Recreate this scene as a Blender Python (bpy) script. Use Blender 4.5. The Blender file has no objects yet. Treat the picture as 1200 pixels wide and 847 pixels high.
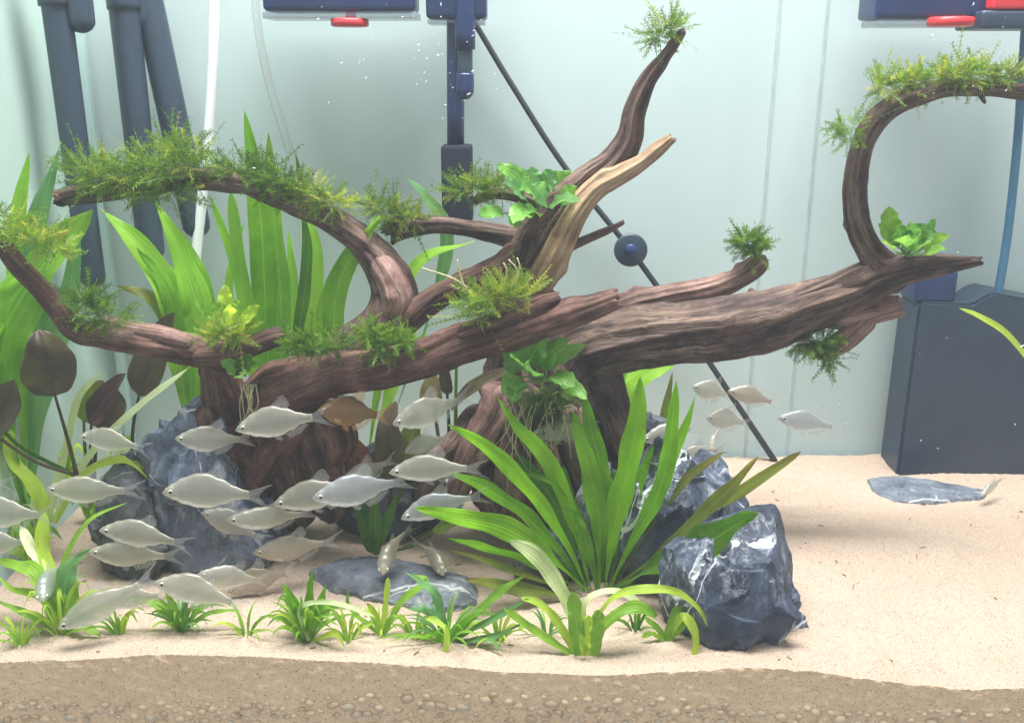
import bpy, bmesh, math, random
from mathutils import Vector, Matrix, noise

# ------------------------------------------------------------------ camera, world, lamps
scene = bpy.context.scene
IMW, IMH, F = 1200.0, 847.0, 1100.0
PITCH = math.radians(17.0)
CAM = Vector((0.0, 0.0, 0.46))
FWD = Vector((0, math.cos(PITCH), -math.sin(PITCH)))
UPV = Vector((0, math.sin(PITCH), math.cos(PITCH)))

cd = bpy.data.cameras.new('camera')
cam = bpy.data.objects.new('camera', cd)
scene.collection.objects.link(cam)
cam.location = CAM
cam.rotation_euler = (math.radians(90) - PITCH, 0, 0)
cd.sensor_width = 36.0
cd.lens = F / IMW * 36.0
cd.clip_start = 0.01
cd.clip_end = 50
scene.camera = cam

world = bpy.data.worlds.new('World')
scene.world = world
world.use_nodes = True
wbg = world.node_tree.nodes['Background']
wbg.inputs['Color'].default_value = (0.96, 0.98, 1.0, 1)
wbg.inputs['Strength'].default_value = 0.52

ld = bpy.data.lights.new('aquarium_lamp', 'AREA')
ld.shape = 'RECTANGLE'
ld.size = 1.30
ld.size_y = 0.50
ld.energy = 72
ld.color = (1.0, 0.985, 0.96)
lamp = bpy.data.objects.new('aquarium_lamp', ld)
scene.collection.objects.link(lamp)
lamp.location = (0.08, 0.76, 1.70)
lamp.rotation_euler = (math.radians(3), 0, 0)

scene.view_settings.view_transform = 'Standard'
scene.view_settings.look = 'None'
scene.view_settings.exposure = 0.32
scene.view_settings.gamma = 1.0
scene.render.engine = 'CYCLES'
cy = scene.cycles
cy.use_denoising = True
try:
    cy.denoiser = 'OPENIMAGEDENOISE'
except Exception:
    pass
cy.use_adaptive_sampling = True
cy.adaptive_threshold = 0.03
cy.max_bounces = 5
cy.diffuse_bounces = 3
cy.glossy_bounces = 2
cy.transmission_bounces = 3
cy.transparent_max_bounces = 16
cy.volume_bounces = 0
cy.sample_clamp_indirect = 4.0

# ------------------------------------------------------------------ helpers
RNG = random.Random(7)
COL = scene.collection
ORIG = {}


def ray(px, py):
    return FWD + Vector((1, 0, 0)) * ((px - 600) / F) + UPV * ((IMH / 2 - py) / F)


def P(px, py, Y):
    d = ray(px, py)
    return CAM + d * (Y / d.y)


def mpp(py, Y):
    return (Y / ray(600, py).y) / F


def lerp(a, b, t):
    return a + (b - a) * t


def interp(x, tab):
    if x <= tab[0][0]:
        return tab[0][1]
    for (x0, y0), (x1, y1) in zip(tab, tab[1:]):
        if x <= x1:
            t = (x - x0) / (x1 - x0)
            t = t * t * (3 - 2 * t)
            return lerp(y0, y1, t)
    return tab[-1][1]


def smooth(a, b, x):
    t = max(0.0, min(1.0, (x - a) / (b - a)))
    return t * t * (3 - 2 * t)


def spline(pts, n):
    """Catmull-Rom through tuples of any length, n samples, roughly even in parameter."""
    k = len(pts)
    if k == 2:
        return [tuple(lerp(a, b, i / (n - 1)) for a, b in zip(*pts)) for i in range(n)]
    ext = [tuple(2 * a - b for a, b in zip(pts[0], pts[1]))] + list(pts) + [tuple(2 * a - b for a, b in zip(pts[-1], pts[-2]))]
    d = [0.0]
    for a, b in zip(pts, pts[1:]):
        d.append(d[-1] + math.sqrt(sum((x - y) ** 2 for x, y in zip(a[:3], b[:3]))) + 1e-9)
    out = []
    j = 0
    for i in range(n):
        s = d[-1] * i / (n - 1)
        while j < k - 2 and s > d[j + 1]:
            j += 1
        t = (s - d[j]) / (d[j + 1] - d[j])
        p0, p1, p2, p3 = ext[j], ext[j + 1], ext[j + 2], ext[j + 3]
        out.append(tuple(0.5 * ((2 * b) + (c - a) * t + (2 * a - 5 * b + 4 * c - e) * t * t + (-a + 3 * b - 3 * c + e) * t ** 3)
                         for a, b, c, e in zip(p0, p1, p2, p3)))
    return out


def tag(o, label=None, cat=None, group=None, kind=None):
    if label: o['label'] = label
    if cat: o['category'] = cat
    if group: o['group'] = group
    if kind: o['kind'] = kind
    return o


def thing(name, label, cat, loc, group=None):
    o = bpy.data.objects.new(name, None)
    o.empty_display_size = 0.02
    COL.objects.link(o)
    o.location = loc
    ORIG[o] = Vector(loc)
    return tag(o, label, cat, group)


def mesh_from(name, verts, faces, mat=None, attrs=None, smooth_on=True):
    me = bpy.data.meshes.new(name)
    me.from_pydata([tuple(v) for v in verts], [], faces)
    if attrs:
        for an, vals in attrs.items():
            a = me.attributes.new(an, 'FLOAT_VECTOR', 'POINT')
            flat = [c for v in vals for c in v]
            a.data.foreach_set('vector', flat)
    if smooth_on:
        me.polygons.foreach_set('use_smooth', [True] * len(me.polygons))
    if mat:
        me.materials.append(mat)
    me.update()
    return me


def mk(name, verts, faces, mat, parent=None, attrs=None, smooth_on=True, origin=None):
    """One mesh object from world-space vertices; a child is stored relative to its thing's origin."""
    if parent is not None:
        o0 = ORIG[parent]
    else:
        if origin is None:
            n = len(verts)
            origin = Vector((sum(v[0] for v in verts) / n, sum(v[1] for v in verts) / n, min(v[2] for v in verts)))
        o0 = Vector(origin)
    me = mesh_from(name, [Vector(v) - o0 for v in verts], faces, mat, attrs, smooth_on)
    o = bpy.data.objects.new(name, me)
    COL.objects.link(o)
    if parent is not None:
        o.parent = parent
    else:
        o.location = o0
    ORIG[o] = o0
    return o


def box_data(x0, x1, y0, y1, z0, z1, bev=0.0):
    bm = bmesh.new()
    bmesh.ops.create_cube(bm, size=1.0)
    for v in bm.verts:
        v.co = Vector((lerp(x0, x1, v.co.x + .5), lerp(y0, y1, v.co.y + .5), lerp(z0, z1, v.co.z + .5)))
    if bev > 0:
        bmesh.ops.bevel(bm, geom=bm.edges[:], offset=bev, segments=3, affect='EDGES', profile=0.6)
    vs = [v.co.copy() for v in bm.verts]
    bm.verts.index_update()
    fs = [[v.index for v in f.verts] for f in bm.faces]
    bm.free()
    return vs, fs


def sweep_data(pts, seg=14, step=None, cap=True):
    """Round tube through (Vector, radius) samples."""
    vs, fs = [], []
    n = len(pts)
    prevn = None
    for i, (p, r) in enumerate(pts):
        t = (pts[min(i + 1, n - 1)][0] - pts[max(i - 1, 0)][0]).normalized()
        if prevn is None:
            a = Vector((0, -1, 0)) if abs(t.y) < .9 else Vector((1, 0, 0))
            prevn = (a - t * a.dot(t)).normalized()
        else:
            prevn = (prevn - t * prevn.dot(t)).normalized()
        b = t.cross(prevn)
        for k in range(seg):
            a = 2 * math.pi * k / seg
            vs.append(p + (prevn * math.cos(a) + b * math.sin(a)) * r)
    for i in range(n - 1):
        for k in range(seg):
            k2 = (k + 1) % seg
            fs.append([i * seg + k, i * seg + k2, (i + 1) * seg + k2, (i + 1) * seg + k])
    if cap:
        fs.append(list(range(seg))[::-1])
        fs.append([(n - 1) * seg + k for k in range(seg)])
    return vs, fs


def hose(pxpts, seg=12, n=40):
    s = spline([tuple(P(x, y, Y)) + (r * mpp(y, Y),) for x, y, Y, r in pxpts], n)
    return sweep_data([(Vector(q[:3]), q[3]) for q in s], seg)


# ------------------------------------------------------------------ materials
def newmat(name):
    m = bpy.data.materials.new(name)
    m.use_nodes = True
    nt = m.node_tree
    return m, nt, nt.nodes, nt.links, nt.nodes['Principled BSDF'], nt.nodes['Material Output']


def nd(nt, kind, **kw):
    n = nt.nodes.new(kind)
    for k, v in kw.items():
        if k in n.inputs:
            n.inputs[k].default_value = v
        else:
            setattr(n, k, v)
    return n


def ramp(nt, stops, interp_mode='LINEAR'):
    n = nt.nodes.new('ShaderNodeValToRGB')
    e = n.color_ramp.elements
    n.color_ramp.interpolation = interp_mode
    while len(e) < len(stops):
        e.new(0.5)
    for el, (p, c) in zip(e, stops):
        el.position = p
        el.color = tuple(c) + (1,) if len(c) == 3 else c
    return n


def mixc(nt, a, b, fac, mode='MIX'):
    n = nt.nodes.new('ShaderNodeMix')
    n.data_type = 'RGBA'
    n.blend_type = mode
    for sock, v in ((n.inputs[0], fac), (n.inputs[6], a), (n.inputs[7], b)):
        if hasattr(v, 'links'):
            nt.links.new(v, sock)
        elif isinstance(v, (int, float)):
            sock.default_value = v
        else:
            sock.default_value = tuple(v) + (1,) if len(v) == 3 else v
    return n.outputs[2]


def math_n(nt, op, a, b=None, c=None):
    n = nt.nodes.new('ShaderNodeMath')
    n.operation = op
    for i, v in enumerate((a, b, c)):
        if v is None: continue
        if hasattr(v, 'links'):
            nt.links.new(v, n.inputs[i])
        else:
            n.inputs[i].default_value = v
    return n.outputs[0]


def bump(nt, h, bsdf, strength=0.3, dist=0.001):
    b = nd(nt, 'ShaderNodeBump')
    b.inputs['Strength'].default_value = strength
    b.inputs['Distance'].default_value = dist
    nt.links.new(h, b.inputs['Height'])
    nt.links.new(b.outputs[0], bsdf.inputs['Normal'])
    return b


def objvec(nt, scale=(1, 1, 1)):
    tc = nd(nt, 'ShaderNodeTexCoord')
    mp = nd(nt, 'ShaderNodeMapping')
    mp.inputs['Scale'].default_value = scale
    nt.links.new(tc.outputs['Object'], mp.inputs['Vector'])
    return mp.outputs[0]


def tex_noise(nt, vec, scale, detail=4, rough=.55, dist=0.0):
    n = nd(nt, 'ShaderNodeTexNoise')
    n.inputs['Scale'].default_value = scale
    n.inputs['Detail'].default_value = detail
    n.inputs['Roughness'].default_value = rough
    n.inputs['Distortion'].default_value = dist
    nt.links.new(vec, n.inputs['Vector'])
    return n.outputs['Fac']


def mat_plain(name, col, rough=.5, metal=0.0, var=.12, scale=60, spec=.5):
    m, nt, N, L, b, out = newmat(name)
    v = objvec(nt)
    f = tex_noise(nt, v, scale, 5)
    lo = tuple(c * (1 - var) for c in col); hi = tuple(min(1, c * (1 + var)) for c in col)
    r = ramp(nt, [(.3, lo), (.7, hi)])
    L.new(f, r.inputs[0]); L.new(r.outputs[0], b.inputs['Base Color'])
    b.inputs['Roughness'].default_value = rough
    b.inputs['Metallic'].default_value = metal
    b.inputs['Specular IOR Level'].default_value = spec
    bump(nt, f, b, .15, .0006)
    return m


def mat_sand(name, lo, hi, dark, fine=900, bs=.7):
    m, nt, N, L, b, out = newmat(name)
    v = objvec(nt)
    f1 = tex_noise(nt, v, fine, 2, .6)
    f2 = tex_noise(nt, v, 14, 4, .6)
    vo = nd(nt, 'ShaderNodeTexVoronoi'); vo.inputs['Scale'].default_value = fine * .75
    L.new(v, vo.inputs['Vector'])
    r = ramp(nt, [(.28, lo), (.72, hi)])
    L.new(f1, r.inputs[0])
    grain = ramp(nt, [(0, (.72, .70, .68)), (.5, (1, 1, 1)), (1, (1.0, .95, .9))])
    L.new(vo.outputs['Color'], grain.inputs[0])
    c = mixc(nt, r.outputs[0], grain.outputs[0], .75, 'MULTIPLY')
    vo2 = nd(nt, 'ShaderNodeTexVoronoi'); vo2.inputs['Scale'].default_value = fine * .62
    L.new(v, vo2.inputs['Vector'])
    sepc = nd(nt, 'ShaderNodeSeparateColor'); L.new(vo2.outputs['Color'], sepc.inputs[0])
    pick = math_n(nt, 'GREATER_THAN', sepc.outputs[0], .93)
    near = math_n(nt, 'LESS_THAN', vo2.outputs['Distance'], .42)
    dk = math_n(nt, 'MULTIPLY', pick, near)
    c = mixc(nt, c, dark, math_n(nt, 'MULTIPLY', dk, .55))
    r2 = ramp(nt, [(.3, (.90, .88, .86)), (.7, (1, 1, 1))])
    L.new(f2, r2.inputs[0])
    c = mixc(nt, c, r2.outputs[0], .8, 'MULTIPLY')
    L.new(c, b.inputs['Base Color'])
    b.inputs['Roughness'].default_value = .85
    b.inputs['Specular IOR Level'].default_value = .15
    h = math_n(nt, 'ADD', vo.outputs['Distance'], math_n(nt, 'MULTIPLY', f1, .6))
    bump(nt, h, b, bs, .0011)
    return m


def mat_leaf(name, dark, light, rib, transl=.45, vein=17.0, blotch=None, rough=.36):
    """luv attribute: x across -1..1, y along 0..1, z random."""
    m, nt, N, L, b, out = newmat(name)
    at = nd(nt, 'ShaderNodeAttribute', attribute_name='luv')
    sx = nd(nt, 'ShaderNodeSeparateXYZ'); L.new(at.outputs['Vector'], sx.inputs[0])
    ax = math_n(nt, 'ABSOLUTE', sx.outputs[0])
    oi = nd(nt, 'ShaderNodeObjectInfo')
    v = objvec(nt)
    f = tex_noise(nt, v, 45, 4, .6)
    f = math_n(nt, 'ADD', math_n(nt, 'MULTIPLY', f, .8), math_n(nt, 'MULTIPLY', oi.outputs['Random'], .45))
    r = ramp(nt, [(.28, dark), (.85, light)])
    L.new(f, r.inputs[0])
    c = r.outputs[0]
    # long parallel veins
    w = math_n(nt, 'SINE', math_n(nt, 'MULTIPLY', ax, vein))
    wv = math_n(nt, 'MULTIPLY', math_n(nt, 'ADD', w, 1.0), .5)
    c = mixc(nt, c, tuple(x * .72 for x in dark), math_n(nt, 'MULTIPLY', math_n(nt, 'POWER', wv, 6.0), .14))
    # fine cross veins
    cv = math_n(nt, 'SINE', math_n(nt, 'MULTIPLY', math_n(nt, 'ADD', sx.outputs[1], math_n(nt, 'MULTIPLY', ax, -.10)), 150.0))
    c = mixc(nt, c, rib, math_n(nt, 'MULTIPLY', math_n(nt, 'POWER', math_n(nt, 'MAXIMUM', cv, 0.0), 4.0), .10))
    ribf = math_n(nt, 'SUBTRACT', 1.0, math_n(nt, 'MINIMUM', math_n(nt, 'MULTIPLY', ax, 9.0), 1.0))
    c = mixc(nt, c, rib, math_n(nt, 'MULTIPLY', ribf, .5))
    if blotch:
        f3 = tex_noise(nt, v, 70, 3, .6)
        bl = ramp(nt, [(.60, (0, 0, 0)), (.72, (1, 1, 1))]); L.new(f3, bl.inputs[0])
        edge = math_n(nt, 'POWER', sx.outputs[1], 5.0)
        k = math_n(nt, 'MINIMUM', math_n(nt, 'ADD', math_n(nt, 'MULTIPLY', bl.outputs[0], .35), math_n(nt, 'MULTIPLY', edge, .5)), .8)
        c = mixc(nt, c, blotch, k)
    f6 = tex_noise(nt, v, 330, 3, .6)
    sk = ramp(nt, [(.66, (0, 0, 0)), (.72, (1, 1, 1))]); L.new(f6, sk.inputs[0])
    f7 = tex_noise(nt, v, 30, 3, .6)
    sm = ramp(nt, [(.48, (0, 0, 0)), (.66, (1, 1, 1))]); L.new(f7, sm.inputs[0])
    c = mixc(nt, c, (.16, .12, .04), math_n(nt, 'MULTIPLY', math_n(nt, 'MULTIPLY', sk.outputs[0], sm.outputs[0]), .6))
    c = mixc(nt, c, (.24, .28, .03), math_n(nt, 'MULTIPLY', sm.outputs[0], .15))
    L.new(c, b.inputs['Base Color'])
    b.inputs['Roughness'].default_value = rough
    b.inputs['Specular IOR Level'].default_value = .28
    h = math_n(nt, 'ADD', math_n(nt, 'MULTIPLY', wv, .6), math_n(nt, 'ADD', math_n(nt, 'MULTIPLY', ribf, -.9), math_n(nt, 'MULTIPLY', f, .7)))
    bump(nt, h, b, .45, .0008)
    tr = nd(nt, 'ShaderNodeBsdfTranslucent')
    tcx = mixc(nt, c, (1.0, 1.0, .45), .35, 'MULTIPLY')
    tc2 = mixc(nt, tcx, (1.9, 1.9, 1.6), 1.0, 'MULTIPLY')
    L.new(tc2, tr.inputs['Color'])
    ms = nd(nt, 'ShaderNodeMixShader'); ms.inputs[0].default_value = transl
    L.new(b.outputs[0], ms.inputs[1]); L.new(tr.outputs[0], ms.inputs[2]); L.new(ms.outputs[0], out.inputs['Surface'])
    return m


def mat_wood(name, crev, mid, high, tan, tanamt=.35, streak=.26):
    """grain attribute: x,y around the limb, z along it (stretched)."""
    m, nt, N, L, b, out = newmat(name)
    at = nd(nt, 'ShaderNodeAttribute', attribute_name='grain')
    g = at.outputs['Vector']
    ov = objvec(nt)
    wn = nd(nt, 'ShaderNodeTexNoise'); wn.inputs['Scale'].default_value = 28; wn.inputs['Detail'].default_value = 3; L.new(ov, wn.inputs['Vector'])
    wm = nd(nt, 'ShaderNodeVectorMath', operation='MULTIPLY_ADD')
    L.new(wn.outputs['Color'], wm.inputs[0]); wm.inputs[1].default_value = (.42, .42, .42); L.new(g, wm.inputs[2])
    gw = wm.outputs[0]
    mp = nd(nt, 'ShaderNodeMapping'); mp.inputs['Scale'].default_value = (1, 1, .42); L.new(gw, mp.inputs['Vector'])
    f1 = tex_noise(nt, mp.outputs[0], 4.2, 8, .70, .4)
    mp2 = nd(nt, 'ShaderNodeMapping'); mp2.inputs['Scale'].default_value = (1, 1, .20); L.new(gw, mp2.inputs['Vector'])
    f2 = tex_noise(nt, mp2.outputs[0], 15.0, 5, .65)
    f3 = tex_noise(nt, g, 1.3, 4, .55)
    f4 = tex_noise(nt, ov, 210, 5, .7)
    f5 = tex_noise(nt, ov, 34, 4, .6)
    s = math_n(nt, 'ADD', math_n(nt, 'MULTIPLY', f1, .42), math_n(nt, 'ADD', math_n(nt, 'MULTIPLY', f2, streak), math_n(nt, 'ADD', math_n(nt, 'MULTIPLY', f4, .14), math_n(nt, 'MULTIPLY', f5, .52 - streak))))
    r = ramp(nt, [(.42, crev), (.53, mid), (.66, high)])
    L.new(s, r.inputs[0])
    geo = nd(nt, 'ShaderNodeNewGeometry')
    tr = ramp(nt, [(.43, (0, 0, 0)), (.58, (1, 1, 1))]); L.new(f3, tr.inputs[0])
    tf = ramp(nt, [(.38, (0, 0, 0)), (.70, (1, 1, 1))]); L.new(f2, tf.inputs[0])
    k = math_n(nt, 'MULTIPLY', math_n(nt, 'MULTIPLY', tr.outputs[0], tf.outputs[0]), tanamt)
    c = mixc(nt, r.outputs[0], tan, k)
    L.new(c, b.inputs['Base Color'])
    b.inputs['Roughness'].default_value = .58
    b.inputs['Specular IOR Level'].default_value = .3
    bump(nt, s, b, .9, .004)
    return m


def mat_rock(name, lo, hi, vein, veinamt=.8, vscale=16, crag=1.0):
    m, nt, N, L, b, out = newmat(name)
    v = objvec(nt)
    d = nd(nt, 'ShaderNodeTexNoise'); d.inputs['Scale'].default_value = 22; d.inputs['Detail'].default_value = 4; L.new(v, d.inputs['Vector'])
    dv = nd(nt, 'ShaderNodeVectorMath', operation='MULTIPLY_ADD')
    L.new(d.outputs['Color'], dv.inputs[0]); dv.inputs[1].default_value = (.016, .016, .016); L.new(v, dv.inputs[2])
    f1 = tex_noise(nt, dv.outputs[0], 38, 8, .7)
    f2 = tex_noise(nt, v, 9, 3, .5)
    f0 = math_n(nt, 'ADD', math_n(nt, 'MULTIPLY', f1, .75), math_n(nt, 'MULTIPLY', f2, .35))
    r = ramp(nt, [(.36, lo), (.66, hi)])
    L.new(f0, r.inputs[0])
    c = r.outputs[0]
    # wandering calcite veins of two sizes, broken up
    total = None
    for sc, wd, msk, det in ((vscale * .40, .0038, 8, .4), (vscale * .75, .0036, 13, .6)):
        nz = tex_noise(nt, dv.outputs[0], sc, det, .5)
        e = math_n(nt, 'LESS_THAN', math_n(nt, 'ABSOLUTE', math_n(nt, 'SUBTRACT', nz, .5)), wd)
        mk_ = ramp(nt, [(.47, (0, 0, 0)), (.53, (1, 1, 1))]); L.new(tex_noise(nt, v, msk, 3), mk_.inputs[0])
        e = math_n(nt, 'MULTIPLY', e, mk_.outputs[0])
        total = e if total is None else math_n(nt, 'MAXIMUM', total, e)
    # pale streaky crust running down the faces
    mps = nd(nt, 'ShaderNodeMapping'); mps.inputs['Scale'].default_value = (1, 1, .34); L.new(dv.outputs[0], mps.inputs['Vector'])
    pn = tex_noise(nt, mps.outputs[0], 120, 7, .72, .6)
    pm = tex_noise(nt, v, 15, 3)
    pt = ramp(nt, [(.50, (0, 0, 0)), (.68, (1, 1, 1))]); L.new(pn, pt.inputs[0])
    pk = ramp(nt, [(.42, (0, 0, 0)), (.62, (1, 1, 1))]); L.new(pm, pk.inputs[0])
    crust = math_n(nt, 'MULTIPLY', math_n(nt, 'MULTIPLY', pt.outputs[0], pk.outputs[0]), .85)
    k = math_n(nt, 'MULTIPLY', math_n(nt, 'MAXIMUM', total, crust), veinamt)
    c = mixc(nt, c, vein, k)
    L.new(c, b.inputs['Base Color'])
    b.inputs['Roughness'].default_value = .58
    b.inputs['Specular IOR Level'].default_value = .3
    bump(nt, f1, b, .8 * crag, .0035)
    return m


def mat_mix_transparent(name, col, alpha, rough=.3, rays=False, metal=0.0):
    m, nt, N, L, b, out = newmat(name)
    b.inputs['Base Color'].default_value = tuple(col) + (1,)
    b.inputs['Roughness'].default_value = rough
    b.inputs['Metallic'].default_value = metal
    b.inputs['Specular IOR Level'].default_value = .4
    tr = nd(nt, 'ShaderNodeBsdfTransparent')
    ms = nd(nt, 'ShaderNodeMixShader')
    if rays:
        at = nd(nt, 'ShaderNodeAttribute', attribute_name='luv')
        sx = nd(nt, 'ShaderNodeSeparateXYZ'); L.new(at.outputs['Vector'], sx.inputs[0])
        w = math_n(nt, 'SINE', math_n(nt, 'MULTIPLY', sx.outputs[0], 46.0))
        k = math_n(nt, 'MULTIPLY_ADD', math_n(nt, 'ADD', w, 1.0), alpha * .28, alpha * .65)
        fade = math_n(nt, 'MULTIPLY_ADD', sx.outputs[1], -.45, 1.15)
        k = math_n(nt, 'MULTIPLY', k, fade)
        L.new(k, ms.inputs[0])
    else:
        ms.inputs[0].default_value = alpha
    L.new(tr.outputs[0], ms.inputs[1]); L.new(b.outputs[0], ms.inputs[2]); L.new(ms.outputs[0], out.inputs['Surface'])
    return m


def mat_fish(name, back, side, belly, alpha=.62):
    m, nt, N, L, b, out = newmat(name)
    v = objvec(nt)
    sx = nd(nt, 'ShaderNodeSeparateXYZ'); L.new(v, sx.inputs[0])
    n = tex_noise(nt, v, 9, 3)
    z = math_n(nt, 'MULTIPLY_ADD', math_n(nt, 'ADD', sx.outputs[2], math_n(nt, 'MULTIPLY_ADD', n, .05, -.025)), 2.6, .5)
    r = ramp(nt, [(.12, belly), (.45, side), (.68, side), (.92, back)])
    L.new(z, r.inputs[0])
    # scales: staggered cells along the flank
    mp = nd(nt, 'ShaderNodeMapping'); mp.inputs['Scale'].default_value = (1.0, .2, 1.25); L.new(v, mp.inputs['Vector'])
    vo = nd(nt, 'ShaderNodeTexVoronoi'); vo.inputs['Scale'].default_value = 46; vo.inputs['Randomness'].default_value = .35
    L.new(mp.outputs[0], vo.inputs['Vector'])
    c = mixc(nt, r.outputs[0], (.30, .30, .27), math_n(nt, 'MULTIPLY', math_n(nt, 'POWER', vo.outputs['Distance'], 2.0), .5))
    # lateral line
    zl = math_n(nt, 'ABSOLUTE', math_n(nt, 'SUBTRACT', sx.outputs[2], math_n(nt, 'MULTIPLY_ADD', sx.outputs[0], .02, .012)))
    ln = math_n(nt, 'LESS_THAN', zl, .0035)
    c = mixc(nt, c, (.16, .15, .13), math_n(nt, 'MULTIPLY', ln, .16))
    L.new(c, b.inputs['Base Color'])
    b.inputs['Metallic'].default_value = .35
    b.inputs['Roughness'].default_value = .34
    b.inputs['Subsurface Weight'].default_value = .0
    bump(nt, vo.outputs['Distance'], b, .06, .0008)
    trl = nd(nt, 'ShaderNodeBsdfTranslucent'); L.new(c, trl.inputs['Color'])
    m1 = nd(nt, 'ShaderNodeMixShader'); m1.inputs[0].default_value = .48
    L.new(b.outputs[0], m1.inputs[1]); L.new(trl.outputs[0], m1.inputs[2])
    tr = nd(nt, 'ShaderNodeBsdfTransparent')
    ms = nd(nt, 'ShaderNodeMixShader'); ms.inputs[0].default_value = alpha
    L.new(tr.outputs[0], ms.inputs[1]); L.new(m1.outputs[0], ms.inputs[2]); L.new(ms.outputs[0], out.inputs['Surface'])
    return m


def mat_glass(name, tint=(.985, .995, .99), refl=.010):
    m, nt, N, L, b, out = newmat(name)
    N.remove(b)
    tr = nd(nt, 'ShaderNodeBsdfTransparent'); tr.inputs[0].default_value = tuple(tint) + (1,)
    gl = nd(nt, 'ShaderNodeBsdfGlossy'); gl.inputs['Roughness'].default_value = .02
    lw = nd(nt, 'ShaderNodeLayerWeight'); lw.inputs[0].default_value = .5
    ge = nd(nt, 'ShaderNodeNewGeometry')
    k = math_n(nt, 'MULTIPLY_ADD', math_n(nt, 'POWER', lw.outputs['Facing'], 4.0), .35, refl * .6)
    k = math_n(nt, 'MULTIPLY', k, math_n(nt, 'SUBTRACT', 1.0, ge.outputs['Backfacing']))
    ms = nd(nt, 'ShaderNodeMixShader')
    L.new(k, ms.inputs[0]); L.new(tr.outputs[0], ms.inputs[1]); L.new(gl.outputs[0], ms.inputs[2])
    L.new(ms.outputs[0], out.inputs['Surface'])
    return m


def mat_backwall(name, a, bcol, gloss):
    m, nt, N, L, b, out = newmat(name)
    f = tex_noise(nt, objvec(nt, (1, 1, .12)), 9, 4, .5)
    f2 = tex_noise(nt, objvec(nt), 3, 3)
    r = ramp(nt, [(.3, a), (.7, bcol)]); L.new(math_n(nt, 'MULTIPLY_ADD', f, .6, math_n(nt, 'MULTIPLY', f2, .4)), r.inputs[0])
    L.new(r.outputs[0], b.inputs['Base Color'])
    b.inputs['Roughness'].default_value = .6
    b.inputs['Specular IOR Level'].default_value = gloss
    return m


M = {}
M['sand'] = mat_sand('sand', (.39, .30, .235), (.545, .435, .36), (.13, .10, .08))
M['sand_cut'] = mat_sand('sand_cut', (.78, .54, .355), (.96, .73, .51), (.22, .15, .10), 800, .3)
M['pebbleA'] = mat_plain('pebble_tan', (.66, .49, .33), .6, var=.22, scale=120)
M['pebbleB'] = mat_plain('pebble_brown', (.54, .39, .26), .6, var=.22, scale=120)
M['pebbleC'] = mat_plain('pebble_grey', (.56, .44, .32), .6, var=.22, scale=120)
M['pebbleD'] = mat_plain('pebble_ochre', (.68, .51, .33), .6, var=.22, scale=120)
M['back'] = mat_backwall('pale_backing', (.475, .56, .575), (.55, .635, .65), .05)
M['side'] = mat_backwall('pale_green_backing', (.40, .52, .48), (.48, .60, .56), .15)
M['joint'] = mat_plain('panel_joint', (.42, .50, .52), .6)
M['glass'] = mat_glass('clear_glass')
M['silicone'] = mat_mix_transparent('silicone', (.55, .72, .72), .55, .3)
M['wood_red'] = mat_wood('wood_red', (.010, .004, .004), (.062, .025, .020), (.20, .098, .080), (.42, .26, .18), .35, .12)
M['wood_dark'] = mat_wood('wood_dark', (.008, .004, .005), (.050, .025, .023), (.175, .104, .090), (.42, .29, .21), .62, .19)
M['wood_tan'] = mat_wood('wood_tan', (.10, .055, .03), (.34, .21, .12), (.55, .40, .27), (.66, .50, .34), .6)
M['wood_pink'] = mat_wood('wood_pink', (.03, .012, .012), (.14, .072, .062), (.36, .225, .195), (.52, .36, .28), .5, .2)
M['rock'] = mat_rock('blue_grey_rock', (.008, .011, .020), (.080, .102, .155), (.70, .73, .77), .85)
M['rock_blue'] = mat_rock('slate_blue_rock', (.030, .038, .058), (.17, .205, .29), (.74, .77, .81), .9, 20)
M['rock_dark'] = mat_rock('black_rock', (.012, .014, .017), (.085, .095, .105), (.45, .47, .48), .45, 22, 1.3)
M['rock_pale'] = mat_rock('pale_rock', (.045, .055, .075), (.20, .225, .275), (.60, .61, .63), .7, 20, 1.0)
M['leaf'] = mat_leaf('leaf_sword', (.072, .215, .006), (.20, .46, .010), (.32, .56, .055))
M['leaf_olive'] = mat_leaf('leaf_olive', (.075, .105, .018), (.17, .24, .035), (.28, .36, .10), blotch=(.22, .11, .05))
M['leaf_deep'] = mat_leaf('leaf_deep', (.035, .115, .010), (.09, .23, .018), (.18, .36, .05))
M['leaf_back'] = mat_leaf('leaf_back', (.12, .29, .018), (.24, .48, .04), (.38, .58, .11))
M['leaf_bluegreen'] = mat_leaf('leaf_bluegreen', (.07, .19, .06), (.15, .34, .13), (.28, .46, .20))
M['leaf_lime'] = mat_leaf('leaf_lime', (.26, .42, .03), (.48, .62, .08), (.60, .68, .22), .45, 16)
M['leaf_pale'] = mat_leaf('leaf_pale', (.42, .52, .24), (.66, .72, .46), (.70, .76, .50), .4, 14)
M['leaf_grass'] = mat_leaf('leaf_grass', (.085, .21, .018), (.24, .44, .045), (.34, .52, .10), .42, 14)
M['leaf_anubias'] = mat_leaf('leaf_anubias', (.060, .20, .028), (.20, .42, .09), (.36, .56, .18), .35, 12, rough=.28)
M['leaf_crypt'] = mat_leaf('leaf_crypt', (.045, .034, .022), (.105, .080, .050), (.035, .028, .02), .25, 10)
M['leaf_purple'] = mat_leaf('leaf_purple', (.060, .026, .034), (.135, .070, .085), (.22, .12, .09), .25, 10)
M['leaf_maroon'] = mat_leaf('leaf_maroon', (.07, .015, .014), (.16, .035, .028), (.12, .05, .04), .3, 10)
M['leaf_tan'] = mat_leaf('leaf_tan', (.22, .16, .09), (.40, .31, .20), (.30, .2, .12), .35, 10)
M['moss'] = mat_leaf('moss_green', (.055, .125, .010), (.17, .29, .028), (.26, .36, .07), .38, 3)
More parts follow.
